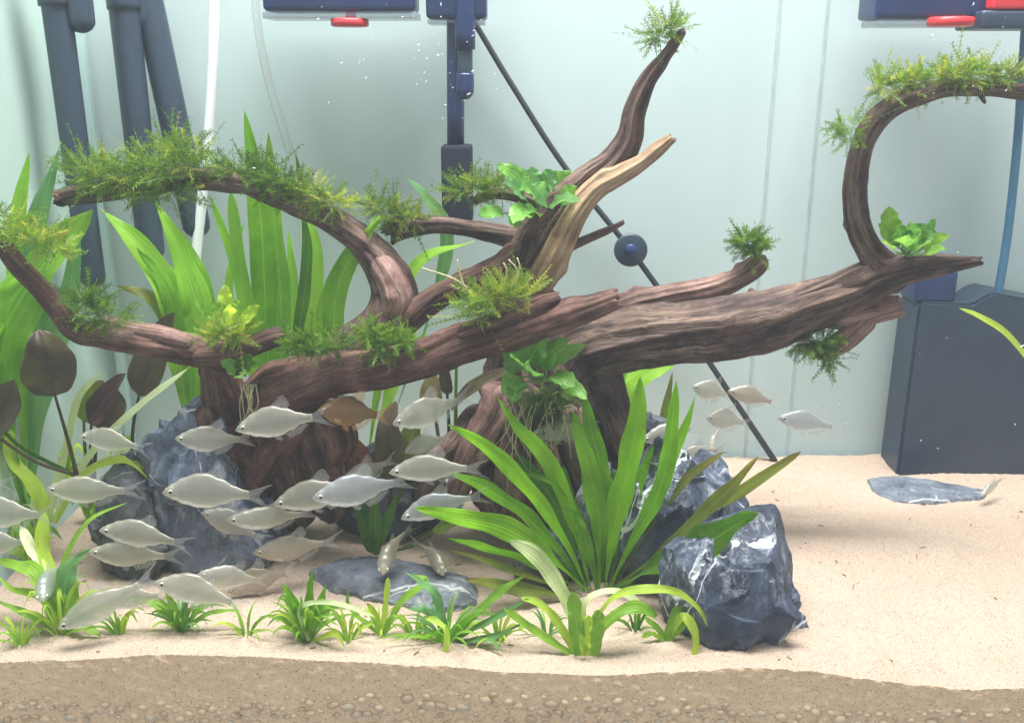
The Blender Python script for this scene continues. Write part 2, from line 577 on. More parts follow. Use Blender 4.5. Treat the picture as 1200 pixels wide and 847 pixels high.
M['moss_dark'] = mat_leaf('moss_deep', (.035, .085, .012), (.105, .205, .034), (.18, .28, .06), .38, 3)
M['moss_yellow'] = mat_leaf('moss_yellow', (.14, .19, .022), (.34, .36, .07), (.4, .4, .14), .38, 3)
M['fish'] = mat_fish('fish_silver', (.46, .45, .39), (.68, .66, .58), (.78, .77, .70))
M['fish_cool'] = mat_fish('fish_bluish', (.46, .50, .54), (.62, .65, .68), (.72, .72, .70))
M['fish_warm'] = mat_fish('fish_warm', (.50, .44, .36), (.66, .60, .52), (.74, .66, .58), .85)
M['fish_pale'] = mat_fish('fish_pale', (.60, .58, .54), (.70, .67, .62), (.78, .72, .66), .7)
M['fish_amber'] = mat_fish('fish_amber', (.22, .13, .06), (.48, .27, .12), (.62, .40, .18), .85)
M['fin'] = mat_mix_transparent('fin_membrane', (.60, .60, .60), .36, .35, True)
M['fin_amber'] = mat_mix_transparent('fin_amber', (.62, .33, .14), .6, .35, True)
M['eye'] = mat_plain('eye_silver', (.62, .60, .55), .25, .4, .1, 300)
M['pupil'] = mat_plain('pupil_black', (.012, .012, .014), .12, 0, .1, 300)
M['plastic'] = mat_plain('dark_plastic', (.026, .042, .070), .38, 0, .15, 30)
M['plastic_blue'] = mat_plain('navy_plastic', (.014, .028, .10), .34, 0, .15, 30)
M['sponge'] = mat_plain('sponge_black', (.022, .026, .042), .95, 0, .6, 700, .1)
M['red'] = mat_plain('red_plastic', (.62, .035, .045), .35, 0, .08)
M['smoke'] = mat_mix_transparent('smoky_plastic', (.25, .30, .36), .45, .2)
M['hose_white'] = mat_plain('white_hose', (.86, .88, .93), .3, 0, .04)
M['hose_clear'] = mat_mix_transparent('clear_hose', (.55, .62, .60), .45, .15)
M['hose_blue'] = mat_plain('blue_hose', (.045, .14, .24), .35, 0, .15)
M['cable'] = mat_plain('black_cable', (.018, .024, .036), .5)
M['cup_clear'] = mat_mix_transparent('clear_cup', (.78, .85, .84), .35, .12)
M['bubble'] = mat_mix_transparent('bubble', (.95, .97, 1.0), .65, .1)
M['root'] = mat_plain('root_fibre', (.40, .36, .20), .6, 0, .3, 200)

# ------------------------------------------------------------------ setting: sand, tank, backing
YF, YB, XL, XR = 0.652, 1.10, -0.482, 0.72
front_tab = [(P(px, py, YF).x, P(px, py, YF).z) for px, py in
             [(-80, 776), (0, 776), (90, 773), (180, 767), (300, 769), (400, 775), (500, 780), (620, 788), (700, 791), (800, 787),
              (880, 782), (950, 786), (1010, 795), (1080, 803), (1140, 808), (1200, 806), (1290, 806)]]


def sandz(x, y):
    fz = interp(x, front_tab)
    k = 1 - smooth(YF, YF + .13, y)
    base = fz * k
    base += .006 * noise.noise(Vector((x * 6, y * 7, 1.3))) * smooth(YF, YF + .08, y)
    base += .0022 * noise.noise(Vector((x * 24, y * 26, 4.1))) * smooth(YF, YF + .03, y)
    base += .0010 * noise.noise(Vector((x * 90, y * 90, 8.1))) + .0011 * noise.noise(Vector((x * 330, y * 330, 2.1)))
    base += .012 * math.exp(-((x - .33) / .16) ** 2 - ((y - .84) / .05) ** 2)
    base += .006 * smooth(1.0, 1.1, y) * (noise.noise(Vector((x * 9, 3.3, 0))))
    return base


def G(px, py):
    """Point where the pixel's ray meets the sand."""
    d = ray(px, py)
    t = (0 - CAM.z) / d.z
    for _ in range(6):
        p = CAM + d * t
        t = (sandz(p.x, p.y) - CAM.z) / d.z
    return CAM + d * t


nx, ny = 620, 170
vs, fs = [], []
for j in range(ny + 1):
    y = lerp(YF, YB, (j / ny) ** 1.15)
    for i in range(nx + 1):
        x = lerp(XL, XR, i / nx)
        vs.append(Vector((x, y, sandz(x, y))))
for j in range(ny):
    for i in range(nx):
        a = j * (nx + 1) + i
        fs.append([a, a + 1, a + nx + 2, a + nx + 1])
sand = mk('sand_bed', vs, fs, M['sand'], origin=(0, YF, 0))
tag(sand, kind='structure')

ZBOT = -0.075
vs, fs = [], []
rows = 46
for i in range(nx + 1):
    x = lerp(XL, XR, i / nx)
    for j in range(rows + 1):
        t = j / rows
        z = lerp(sandz(x, YF), ZBOT, t)
        y = YF - .0012 * noise.noise(Vector((x * 160, z * 160, .5))) - .0007 * noise.noise(Vector((x * 400, z * 400, 2.5))) if j else YF
        vs.append(Vector((x, y, z)))
for i in range(nx):
    for j in range(rows):
        a = i * (rows + 1) + j
        fs.append([a, a + 1, a + rows + 2, a + rows + 1])
cut = mk('sand_layer', vs, fs, M['sand_cut'], origin=(0, YF, ZBOT))
tag(cut, kind='structure')

# pebbles of the gravel layer pressed against the front glass
peb_meshes = []
for k in range(10):
    bm = bmesh.new()
    bmesh.ops.create_icosphere(bm, subdivisions=1, radius=1.0)
    sx_, sz_ = RNG.uniform(.9, 1.25), RNG.uniform(.62, .95)
    for v in bm.verts:
        n = 1 + .22 * noise.noise(v.co * 1.1 + Vector((k * 9.1, 0, 0)))
        v.co = Vector((v.co.x * sx_ * n, v.co.y * .75 * n, v.co.z * sz_ * n))
    me = bpy.data.meshes.new('pebble')
    bm.to_mesh(me); bm.free()
    me.polygons.foreach_set('use_smooth', [True] * len(me.polygons))
    me.materials.append(M[['pebbleA', 'pebbleB', 'pebbleC', 'pebbleA', 'pebbleD'][k % 5]])
    peb_meshes.append(me)
placed = []
tries = 0
while len(placed) < 298 and tries < 40000:
    tries += 1
    px = RNG.uniform(-8, 1208)
    top = interp(px, [(0, 812), (150, 818), (300, 812), (500, 806), (700, 806), (900, 822), (1040, 826), (1200, 824)])
    py = lerp(top + 4, 853, RNG.random() ** .75)
    r = RNG.choice([5.5, 6, 6.5, 7, 8, 9, 10]) * (1 if py > top + 10 else .7)
    if any((px - a) ** 2 + ((py - b) * 1.25) ** 2 < (.70 * (r + c)) ** 2 for a, b, c in placed):
        continue
    placed.append((px, py, r))
    o = bpy.data.objects.new('pebble', RNG.choice(peb_meshes))
    COL.objects.link(o)
    o.parent = cut
    q = P(px, py, YF + .0009)
    o.location = q - ORIG[cut]
    s = r * mpp(py, YF)
    o.scale = (s, min(s, .0050), s)
    o.rotation_euler = (0, RNG.uniform(-.5, .5), 0)

v, f = box_data(XL - .02, XR + .02, YB + .013, YB + .03, -.08, .75)
bw = mk('background_wall', v, f, M['back'], smooth_on=False)
tag(bw, kind='structure')
for px in (918, 975):
    q = P(px, 0, YB)
    v, f = box_data(q.x - .0014, q.x + .0014, YB + .0120, YB + .0128, -.05, .74)
    mk('panel_joint', v, f, M['joint'], bw, smooth_on=False)
v, f = box_data(XL - .03, XL - .012, YF - .03, YB + .012, -.08, .75)
tag(mk('side_wall', v, f, M['side'], smooth_on=False), kind='structure')

tank = thing('aquarium_tank', 'clear glass aquarium tank holding the sand, plants and fish', 'aquarium', (0, YF, ZBOT - .01))
v, f = box_data(XL - .011, XR + .011, YB + .001, YB + .010, ZBOT, .62)
mk('back_pane', v, f, M['glass'], tank, smooth_on=False)
v, f = box_data(XL - .011, XL - .001, YF, YB, ZBOT, .62)
mk('side_pane', v, f, M['glass'], tank, smooth_on=False)
v, f = box_data(XR + .001, XR + .011, YF, YB, ZBOT, .62)
mk('side_pane', v, f, M['glass'], tank, smooth_on=False)
v, f = box_data(XL - .011, XR + .011, YF - .022, YF - .012, ZBOT, .62)
mk('front_pane', v, f, M['glass'], tank, smooth_on=False)
for x0, x1, y0, y1 in ((XL, XL + .010, YB - .010, YB),):
    v, f = box_data(x0, x1, y0, y1, -.02, .62, .002)
    mk('silicone_seam', v, f, M['silicone'], tank)


# ------------------------------------------------------------------ leaves
def profile(kind, t):
    if kind == 'sword':
        return max(0.0, (math.sin(math.pi * min(1, t ** .80)) ** .62) * (0.17 + .83 * smooth(.03, .62, t)) if t < 1 else 0) if t > 0 else .16
    if kind == 'strap':
        return .75 * smooth(-.4, .25, t) + .25 if t < .75 else math.sqrt(max(0, 1 - ((t - .75) / .25) ** 2)) * 1.0
    if kind == 'lance':
        return math.sin(math.pi * (0.10 + .90 * t)) ** .8 if t < 1 else 0
    if kind == 'ovate':
        return max(0, math.sin(math.pi * (t ** .72))) ** .62
    if kind == 'stem':
        return lerp(1.0, .7, t)
    if kind == 'spoon':   # long stalk with a small blade at the end
        return .20 if t < .55 else lerp(.2, 1, smooth(.55, .72, t)) * math.sqrt(max(0, 1 - ((t - .55) / .45) ** 3))
    return 1


def leaf(parent, pxpts, wpx, mat, kind='sword', roll=0.0, fold=.16, ripple=.05, n=20, m=6, seed=None, name='leaf', facing=None, world=False):
    """A leaf blade along a midline given as (px, py, Y) or world points; wpx is its full width."""
    rnd = random.Random(seed if seed is not None else RNG.random())
    if world:
        pts = [tuple(p) for p in pxpts]
        hw = wpx / 2
    else:
        pts = [tuple(P(*p)) for p in pxpts]
        mid = pxpts[len(pxpts) // 2]
        hw = wpx / 2 * mpp(mid[1], mid[2])
    s = [Vector(q) for q in spline(pts, n + 1)]
    ph = rnd.uniform(0, 6.28)
    vs, fs, at = [], [], []
    rv = rnd.random()
    ff = Vector(facing).normalized() if facing else None
    for i, p in enumerate(s):
        t = i / n
        T = (s[min(i + 1, n)] - s[max(i - 1, 0)]).normalized()
        tocam = ff if ff is not None else ((CAM - p).normalized() * .8 + Vector((0, 0, .45))).normalized()
        S = T.cross(tocam)
        if S.length < 1e-4: S = Vector((1, 0, 0))
        S.normalize()
        Nn = S.cross(T).normalized()
        a = roll + .30 * math.sin(ph + t * 5.0)
        S2 = S * math.cos(a) + Nn * math.sin(a)
        N2 = Nn * math.cos(a) - S * math.sin(a)
        w = hw * max(profile(kind, t), .02) / max(.55, math.cos(a))
        w *= 1 + (.09 * math.sin(ph * 2 + t * 11) + .05 * math.sin(ph * 5 + t * 27)) * (1 if ripple >= .05 else .25)
        for k in range(m + 1):
            u = -1 + 2 * k / m
            off = fold * abs(u) * w + ripple * hw * (u * u) * math.sin(ph + t * 21 + (1.7 if u > 0 else 0)) * 2.0
            vs.append(p + S2 * (u * w) + N2 * off)
            at.append((u, t, rv))
    for i in range(n):
        for k in range(m):
            a0 = i * (m + 1) + k
            fs.append([a0, a0 + 1, a0 + m + 2, a0 + m + 1])
    return mk(name, vs, fs, mat, parent, {'luv': at})


def stem(parent, pxpts, rpx, mat, name='stem', n=18, taper=.6):
    k = len(pxpts)
    pts = [(x, y, Y, rpx * lerp(1, taper, i / (k - 1))) for i, (x, y, Y) in enumerate(pxpts)]
    v, f = hose(pts, 8, n)
    return mk(name, v, f, mat, parent, {'luv': [(0.5, .5, .5)] * len(v)})


# ------------------------------------------------------------------ driftwood
def limb(parent, pxpts, mat, name='branch', seed=0, seg=44, groove=.26, lumps=.17, end='round', start='round', twist=1.2, squash=1.0):
    """Tapered, grooved wooden limb through (px, py, Y, radius_px)."""
    pts = [tuple(P(x, y, Y)) + (r * mpp(y, Y),) for x, y, Y, r in pxpts]
    L = sum((Vector(a[:3]) - Vector(b[:3])).length for a, b in zip(pts, pts[1:]))
    n = max(14, int(L / .0028))
    s = spline(pts, n)
    vs, fs, at = [], [], []
    prev = None
    off = Vector((seed * 7.3, seed * 3.1, seed * 5.7))
    acc = 0.0
    rnd = random.Random(seed)
    knots = [(rnd.uniform(.05, .95) * L, rnd.uniform(0, 6.28), rnd.choice([-.22, .28, .36]), rnd.uniform(.005, .011)) for _ in range(int(L / .045))]
    for i, q in enumerate(s):
        p = Vector(q[:3]); R = max(q[3], .0012)
        T = (Vector(s[min(i + 1, n - 1)][:3]) - Vector(s[max(i - 1, 0)][:3])).normalized()
        if i: acc += (p - Vector(s[i - 1][:3])).length
        if prev is None:
            a = Vector((0, -1, 0)) if abs(T.y) < .9 else Vector((1, 0, 0))
            prev = (a - T * a.dot(T)).normalized()
        else:
            prev = (prev - T * prev.dot(T)).normalized()
        B = T.cross(prev)
        rem, beg = L - acc, acc
        capf = 1.0
        if end == 'round' and rem < R: capf = math.sqrt(max(0.0, 1 - (1 - rem / R) ** 2))
        if start == 'round' and beg < R: capf *= math.sqrt(max(0.0, 1 - (1 - beg / R) ** 2))
        for k in range(seg):
            a = 2 * math.pi * k / seg
            tw = a + twist * acc * 4
            g = Vector((math.cos(tw), math.sin(tw), acc * 9.0))
            ridge = 1 - abs(noise.noise(Vector((g.x * 1.7, g.y * 1.7, g.z * .38)) + off)) * 2.0
            ridge2 = 1 - abs(noise.noise(Vector((g.x * 4.2, g.y * 4.2, g.z * .5)) + off * 1.7)) * 2.0
            lump = noise.noise(Vector((g.x * .8, g.y * .8, g.z * .9)) + off * 2.3)
            fine = noise.noise(Vector((g.x * 9, g.y * 9, g.z * 1.1)) + off)
            rr = R * (1 + groove * (ridge - .55) + groove * .55 * (ridge2 - .5) * (.7 + lump) + lumps * lump + .035 * fine + .05 * (noise.noise((p + prev * math.cos(a) * R + B * math.sin(a) * R) * 55 + off)))
            for ks, ka, kamp, ksz in knots:
                if abs(acc - ks) < ksz * 2.2:
                    da = math.sin((a - ka) / 2) * 2 * R
                    rr += R * kamp * math.exp(-((acc - ks) ** 2 + da * da) / (ksz * ksz))
            jag = 0.0
            if end == 'broken' and rem < R * 1.1:
                jag = R * .9 * (noise.noise(Vector((g.x * 2.6, g.y * 2.6, 3)) + off)) + R * .35 * noise.noise(Vector((g.x * 7, g.y * 7, 1)) + off)
            vs.append(p + (prev * math.cos(a) * squash + B * math.sin(a)) * (rr * max(capf, .03)) + T * jag)
            at.append((g.x + off.x, g.y + off.y, g.z + off.z))
    for i in range(n - 1):
        for k in range(seg):
            k2 = (k + 1) % seg
            fs.append([i * seg + k, i * seg + k2, (i + 1) * seg + k2, (i + 1) * seg + k])
    for base, rev in ((0, True), ((n - 1) * seg, False)):
        c = sum((vs[base + k] for k in range(seg)), Vector()) / seg
        q = s[0] if rev else s[-1]
        Tn = (Vector(s[1][:3]) - Vector(s[0][:3])).normalized() if rev else (Vector(s[-1][:3]) - Vector(s[-2][:3])).normalized()
        if end == 'broken' and not rev: c = c - Tn * q[3] * .35
        vs.append(c); at.append((off.x + .1, off.y + .1, at[base][2]))
        ci = len(vs) - 1
        for k in range(seg):
            k2 = (k + 1) % seg
            fs.append([ci, base + k2, base + k] if rev else [ci, base + k, base + k2])
    return mk(name, vs, fs, mat, parent, {'grain': at})


# --- the large trunk on the right with its raised and spreading limbs
dr = thing('driftwood', 'large driftwood trunk with a thick sideways limb and tall upright limbs', 'driftwood', G(640, 590))
WD, WR, WT, WP = M['wood_dark'], M['wood_red'], M['wood_tan'], M['wood_pink']
limb(dr, [(632, 622, .90, 96), (638, 570, .90, 86), (642, 520, .90, 74), (640, 470, .90, 66), (635, 425, .90, 58), (625, 385, .90, 46), (612, 345, .91, 36), (618, 300, .92, 30), (640, 262, .92, 24)],
     WD, 'trunk', 3, 80, .34, .18)
limb(dr, [(640, 440, .89, 40), (690, 404, .88, 38), (740, 394, .875, 34), (800, 388, .87, 33), (855, 383, .87, 35), (905, 374, .87, 34), (950, 359, .87, 29), (1000, 342, .865, 23), (1050, 322, .86, 16), (1100, 313, .855, 11), (1150, 306, .85, 5)],
     WD, 'branch', 11, 80, .26, .12, 'broken', twist=.25)
limb(dr, [(925, 352, .865, 10), (965, 340, .862, 13), (1010, 321, .858, 13), (1060, 308, .855, 10), (1110, 306, .852, 7), (1140, 305, .85, 4)], WD, 'branch', 12, 36, .2, .1)
limb(dr, [(690, 385, .91, 22), (730, 358, .91, 15), (780, 347, .915, 13), (830, 339, .92, 12), (864, 327, .92, 12), (886, 312, .92, 12), (897, 299, .92, 9)], WP, 'branch', 13, 40, .18, .10)
limb(dr, [(960, 366, .875, 20), (1000, 368, .875, 17), (1030, 362, .87, 16), (1055, 358, .865, 12)], WP, 'branch', 14, 36, .16, .14, 'broken')
limb(dr, [(1022, 368, .872, 13), (1000, 390, .868, 14), (975, 408, .865, 13), (958, 418, .862, 10)], WP, 'branch', 15, 36, .16, .12)
# hooked limb at the right edge
limb(dr, [(1046, 316, .86, 17), (1022, 296, .858, 15), (1006, 262, .855, 13.5), (1002, 225, .852, 13), (1008, 180, .85, 12.5), (1026, 142, .845, 13), (1060, 117, .84, 11.5), (1110, 104, .835, 9.5), (1160, 104, .83, 8.5), (1200, 108, .825, 9), (1250, 118, .82, 9)],
     WD, 'branch', 16, 40, .24, .14)
limb(dr, [(1148, 108, .831, 3.5), (1152, 116, .83, 3), (1155, 122, .829, 1.2)], WD, 'twig', 17, 14)
# the tall limb
limb(dr, [(612, 322, .905, 26), (638, 278, .90, 27), (662, 244, .895, 24), (692, 213, .89, 19), (720, 190, .888, 16), (737, 162, .885, 13), (743, 128, .882, 11.5), (757, 95, .88, 10), (778, 66, .876, 8), (802, 33, .87, 4.5)],
     WD, 'branch', 18, 60, .40, .12, twist=.5)
limb(dr, [(622, 345, .888, 15), (640, 312, .882, 18), (657, 280, .878, 17), (676, 246, .874, 14), (698, 220, .872, 12.5), (724, 206, .87, 11), (750, 191, .868, 9), (772, 174, .866, 7.5), (788, 161, .864, 5)],
     WT, 'branch', 19, 52, .28, .12, 'broken', twist=.5)
limb(dr, [(660, 292, .90, 7), (690, 279, .90, 5.5), (715, 268, .90, 4.5), (731, 260, .90, 2.8)], WP, 'twig', 20, 20, .2, .1, 'broken')
limb(dr, [(640, 285, .92, 20), (602, 278, .92, 13), (560, 270, .92, 10), (520, 264, .92, 9.5), (488, 264, .92, 11), (466, 268, .92, 13), (455, 276, .92, 11)], WD, 'branch', 21, 40, .2, .14, 'broken')
limb(dr, [(655, 252, .905, 14), (630, 240, .90, 9), (604, 229, .895, 7), (578, 227, .89, 6.5), (556, 236, .888, 5)], WD, 'branch', 22, 30, .2, .12, 'broken')
limb(dr, [(618, 300, .90, 20), (580, 318, .895, 15), (540, 334, .89, 13), (505, 352, .885, 14), (478, 372, .88, 16), (440, 395, .88, 16), (400, 408, .88, 12)], WR, 'branch', 23, 40, .2, .18)
# roots
for i, (pts, w) in enumerate([
    ([(690, 430, .885, 30), (712, 470, .88, 22), (722, 505, .875, 20), (742, 540, .87, 18), (752, 585, .86, 14)], WD),
    ([(660, 470, .86, 26), (676, 520, .845, 22), (690, 570, .84, 18), (700, 610, .84, 12)], WD),
    ([(600, 450, .86, 26), (578, 490, .85, 22), (556, 525, .845, 19), (540, 560, .84, 15), (528, 600, .84, 10)], WP),
    ([(620, 450, .85, 24), (612, 500, .84, 20), (598, 545, .835, 17), (590, 600, .83, 12)], WD),
    ([(580, 480, .87, 24), (545, 520, .865, 20), (515, 545, .86, 16), (490, 590, .86, 10)], WD),
    ([(640, 480, .84, 16), (640, 530, .835, 14), (646, 590, .83, 10)], WP)]):
    limb(dr, pts, w, 'root', 30 + i, 32, .3, .16)

# --- the reddish piece on the left, arched limb, low limb and front log
dl = thing('driftwood', 'reddish brown driftwood with an arched mossy limb and a low log', 'driftwood', G(310, 610))
limb(dl, [(80, 231, .90, 12), (66, 232, .90, 9)], WR, 'branch_end', 40, 30, .25, .2, 'broken')
limb(dl, [(70, 232, .90, 11), (110, 226, .90, 12.5), (160, 218, .90, 13.5), (215, 211, .90, 13), (262, 212, .90, 13.5), (305, 222, .90, 13), (350, 240, .90, 14.5), (393, 260, .90, 16), (428, 286, .90, 18), (450, 315, .90, 23), (460, 345, .90, 27), (452, 378, .89, 30), (420, 405, .885, 28), (380, 425, .88, 24)],
     WD, 'branch', 41, 48, .16, .18)
limb(dl, [(440, 300, .892, 13), (456, 325, .885, 17), (466, 352, .88, 18), (458, 376, .878, 15)], WP, 'branch', 42, 36, .2, .1)
limb(dl, [(-30, 255, .80, 9), (0, 283, .80, 9.5), (20, 310, .80, 10.5), (45, 336, .805, 11), (68, 362, .81, 12.5), (88, 385, .815, 14), (125, 394, .82, 14), (165, 401, .825, 15), (210, 409, .83, 17), (250, 418, .835, 19), (275, 430, .845, 22)],
     WR, 'branch', 43, 48, .15, .22)
limb(dl, [(118, 372, .83, 5), (150, 384, .828, 9), (190, 392, .825, 10), (228, 402, .825, 10)], WP, 'branch', 44, 28, .2, .12)
limb(dl, [(225, 418, .825, 10), (262, 414, .82, 13), (295, 405, .817, 12.5), (318, 396, .815, 12), (330, 392, .815, 9)], WR, 'branch', 45, 34, .2, .14, 'broken')
limb(dl, [(248, 412, .835, 20), (258, 440, .84, 22), (264, 470, .845, 28), (276, 500, .855, 30), (290, 540, .87, 34), (300, 600, .88, 30)], WR, 'trunk', 46, 52, .22, .18)
limb(dl, [(318, 505, .86, 26), (312, 478, .845, 32), (322, 458, .838, 31), (352, 447, .83, 28), (400, 436, .825, 24), (450, 430, .82, 23), (500, 418, .815, 23), (550, 399, .81, 22), (600, 386, .805, 21), (650, 372, .80, 18), (690, 361, .80, 15), (725, 349, .798, 12)],
     WR, 'log', 47, 60, .15, .18, 'broken')
limb(dl, [(535, 392, .80, 8), (575, 378, .798, 11), (615, 364, .796, 10.5), (640, 353, .795, 9), (655, 348, .795, 6)], WR, 'branch', 48, 32, .2, .12, 'broken')
for i, (pts, w) in enumerate([
    ([(355, 455, .85, 28), (345, 490, .85, 24), (318, 530, .85, 20), (292, 565, .85, 18), (272, 600, .845, 14)], WR),
    ([(360, 450, .87, 30), (372, 500, .865, 28), (385, 550, .87, 24), (390, 610, .88, 18)], WD),
    ([(372, 470, .86, 16), (392, 500, .845, 21), (398, 520, .84, 19), (385, 545, .84, 10)], WR),
    ([(300, 480, .86, 24), (330, 530, .87, 28), (345, 580, .88, 24), (350, 620, .88, 20)], WD),
    ([(248, 470, .84, 14), (246, 488, .835, 20), (258, 505, .835, 18)], WR)]):
    limb(dl, pts, w, 'root', 60 + i, 32, .28, .2)


# ------------------------------------------------------------------ rocks
def rock(name, label, pxy, Y0, thick, mat, seed, rough=.010, vox=.0026, topback=.0, group=None, kind=None, facets=10, slab=0.0, shards=14, dec=.14):
    """Rock from its outline: a closed lump of real depth, cut by facets and broken up by ridged noise."""
    rnd = random.Random(seed)
    bm = bmesh.new()
    cx = sum(p[0] for p in pxy) / len(pxy); cyy = sum(p[1] for p in pxy) / len(pxy)
    for (x, y) in [] if slab else pxy:
        h = topback * max(0.0, (max(q[1] for q in pxy) - y) / (max(q[1] for q in pxy) - min(q[1] for q in pxy)))
        bm.verts.new(P(x, y, Y0 + h + rnd.uniform(-.15, .15) * thick))
        for k, s in ((-.5, .72), (.5, .72)):
            bm.verts.new(P(lerp(cx, x, s), lerp(cyy, y, s), Y0 + h + k * thick * rnd.uniform(.8, 1.15)))
    for (x, y) in pxy if slab else []:
        g0 = G(x, y); g1 = G(lerp(cx, x, .78), lerp(cyy, y, .78))
        bm.verts.new(g0 - Vector((0, 0, .012)))
        bm.verts.new(g0 + Vector((0, 0, .003)))
        bm.verts.new(g1 + Vector((0, 0, slab * rnd.uniform(.6, 1.1))))

    def hull():
        bmesh.ops.convex_hull(bm, input=bm.verts[:])
        bmesh.ops.delete(bm, geom=[v for v in bm.verts if not v.link_faces], context='VERTS')
    hull()
    for _ in range(facets):
        dn = Vector((rnd.uniform(-1, 1), rnd.uniform(-1.2, .3), rnd.uniform(-.3, 1))).normalized()
        ds = sorted(v.co.dot(dn) for v in bm.verts)
        pos = lerp(ds[-1], ds[0], rnd.uniform(.03, .09))
        bmesh.ops.bisect_plane(bm, geom=bm.verts[:] + bm.edges[:] + bm.faces[:], plane_co=dn * pos, plane_no=dn, clear_outer=True)
        hull()
    ext = max((u.co - w_.co).length for u in bm.verts for w_ in bm.verts) if not slab else .05
    src = [v.co.copy() for v in bm.verts]
    cen = sum(src, Vector()) / len(src)
    allv, allf = [v.co.copy() for v in bm.verts], []
    bm.verts.index_update()
    allf = [[v.index for v in f.verts] for f in bm.faces]
    bm.free()
    for _ in range(shards):
        a0 = rnd.choice(src)
        c0 = cen + (a0 - cen) * rnd.uniform(.55, .78)
        sb = bmesh.new()
        axv = Vector((rnd.uniform(-.5, .5), rnd.uniform(-.4, .4), 1)).normalized()
        for _k in range(9):
            d0 = Vector((rnd.gauss(0, 1), rnd.gauss(0, 1), rnd.gauss(0, 1))).normalized()
            sb.verts.new(c0 + (d0 + axv * d0.dot(axv) * .8) * ext * rnd.uniform(.09, .16))
        bmesh.ops.convex_hull(sb, input=sb.verts[:])
        bmesh.ops.delete(sb, geom=[v for v in sb.verts if not v.link_faces], context='VERTS')
        sb.verts.index_update()
        n0 = len(allv)
        allv += [v.co.copy() for v in sb.verts]
        allf += [[n0 + v.index for v in f.verts] for f in sb.faces]
        sb.free()
    me = bpy.data.meshes.new(name)
    me.from_pydata(allv, [], allf)
    me.update()
    tmp = bpy.data.objects.new('tmp_rock', me)
    COL.objects.link(tmp)
    md = tmp.modifiers.new('r', 'REMESH'); md.mode = 'VOXEL'; md.voxel_size = vox
    m3 = tmp.modifiers.new('d', 'DECIMATE'); m3.ratio = dec
    dg = bpy.context.evaluated_depsgraph_get()
    ev = tmp.evaluated_get(dg)
    m2 = bpy.data.meshes.new_from_object(ev)
    bpy.data.objects.remove(tmp)
    off = Vector((seed * 3.7, seed * 1.9, seed * 2.3))
    tilt = Vector((rnd.uniform(-.8, .8), rnd.uniform(-.5, .1), 1)).normalized()
    norms = [v.normal.copy() for v in m2.vertices]
    vs = []
    for v, nn in zip(m2.vertices, norms):
        q = v.co
        wq = q + Vector((noise.noise(q * 30 + off), noise.noise(q * 30 - off), noise.noise(q * 30 + off * 2))) * .010
        a = noise.noise(q * 15 + off)
        st = Vector((wq.x * 40, wq.y * 40, wq.z * 15)) + off
        rm = noise.ridged_multi_fractal(st, .85, 2.2, 5, 1.0, 2.0) - 1.2
        big = noise.voronoi(Vector((wq.x * 22, wq.y * 22, wq.z * 13)) + off)[0]
        crack = max(0.0, .10 - (big[1] - big[0])) / .10
        tn = 3.0 * (noise.noise(Vector((q.x * 24, q.y * 24, q.z * 12)) + off) + 1)
        tread = (math.floor(tn) + smooth(.30, .70, tn - math.floor(tn))) / 3.0 - 1
        d = rough * (.05 + .12 * a + .16 * rm - .22 * crack + .25 * tread) + rough * .14 * noise.noise(q * 210 + off)
        vs.append(q + nn * d)
    fs = [list(p.vertices) for p in m2.polygons]
    bpy.data.meshes.remove(m2)
    o = mk(name, vs, fs, mat)
    # broken facets rather than a polished skin
    me = o.data
    try:
        me.set_sharp_from_angle(angle=math.radians(18))
    except Exception:
        pass
    return tag(o, label, 'rock', group, kind)


rock('rock', 'blue grey rock with crossing white veins below the reddish driftwood', [(150, 502), (203, 474), (244, 472), (268, 508), (292, 556), (326, 598), (356, 630), (328, 678), (262, 708), (200, 704), (164, 660), (150, 580)], .855, .11, M['rock_blue'], 1, .008, topback=.03)
rock('rock', 'black craggy rock leaning on the veined blue grey rock', [(120, 535), (150, 522), (182, 545), (188, 600), (182, 660), (190, 705), (140, 700), (112, 655), (114, 590)], .825, .07, M['rock_dark'], 2, .010, topback=.02)
rock('rock', 'dark rock in the hollow between the two driftwood pieces', [(385, 560), (420, 520), (470, 500), (520, 545), (530, 600), (480, 650), (420, 640), (392, 610)], .90, .07, M['rock_dark'], 3, .008, topback=.02)
rock('rock', 'low flat pale grey rock lying in front of the fish shoal', [(362, 672), (388, 660), (430, 656), (472, 666), (520, 680), (574, 690), (562, 708), (520, 718), (450, 708), (395, 694), (366, 684)], .775, .06, M['rock_pale'], 4, .010, facets=3, slab=.016, shards=10)
rock('rock', 'jagged blue grey rock with sharp pale edges right of the sword plant', [(868, 604), (900, 582), (918, 604), (934, 650), (938, 720), (930, 772), (880, 800), (824, 785), (788, 748), (770, 700), (776, 640), (826, 612)], .712, .085, M['rock'], 15, .010, topback=.035, shards=10)
rock('rock', 'angular blue grey rock directly behind the right blades of the sword plant', [(730, 560), (768, 512), (806, 538), (838, 552), (870, 566), (890, 596), (892, 650), (850, 700), (770, 710), (710, 660), (705, 590)], .80, .09, M['rock'], 6, .009, topback=.03)
rock('rock', 'grey rock hidden behind the sword plant leaves at the trunk foot', [(640, 590), (680, 565), (730, 570), (750, 610), (745, 690), (690, 712), (645, 690), (630, 640)], .83, .06, M['rock_pale'], 7, .008)
rock('rock', 'small pale blue rock peeping out beside the trunk root', [(735, 498), (755, 478), (785, 488), (800, 520), (795, 560), (750, 565), (735, 540)], .93, .05, M['rock_pale'], 8, .006)
rock('rock', 'flat grey rock almost buried in the bare sand', [(1016, 563), (1045, 559), (1085, 563), (1120, 571), (1158, 578), (1150, 588), (1090, 592), (1040, 587), (1022, 577)], .965, .05, M['rock_pale'], 9, .004, facets=3, slab=.006)
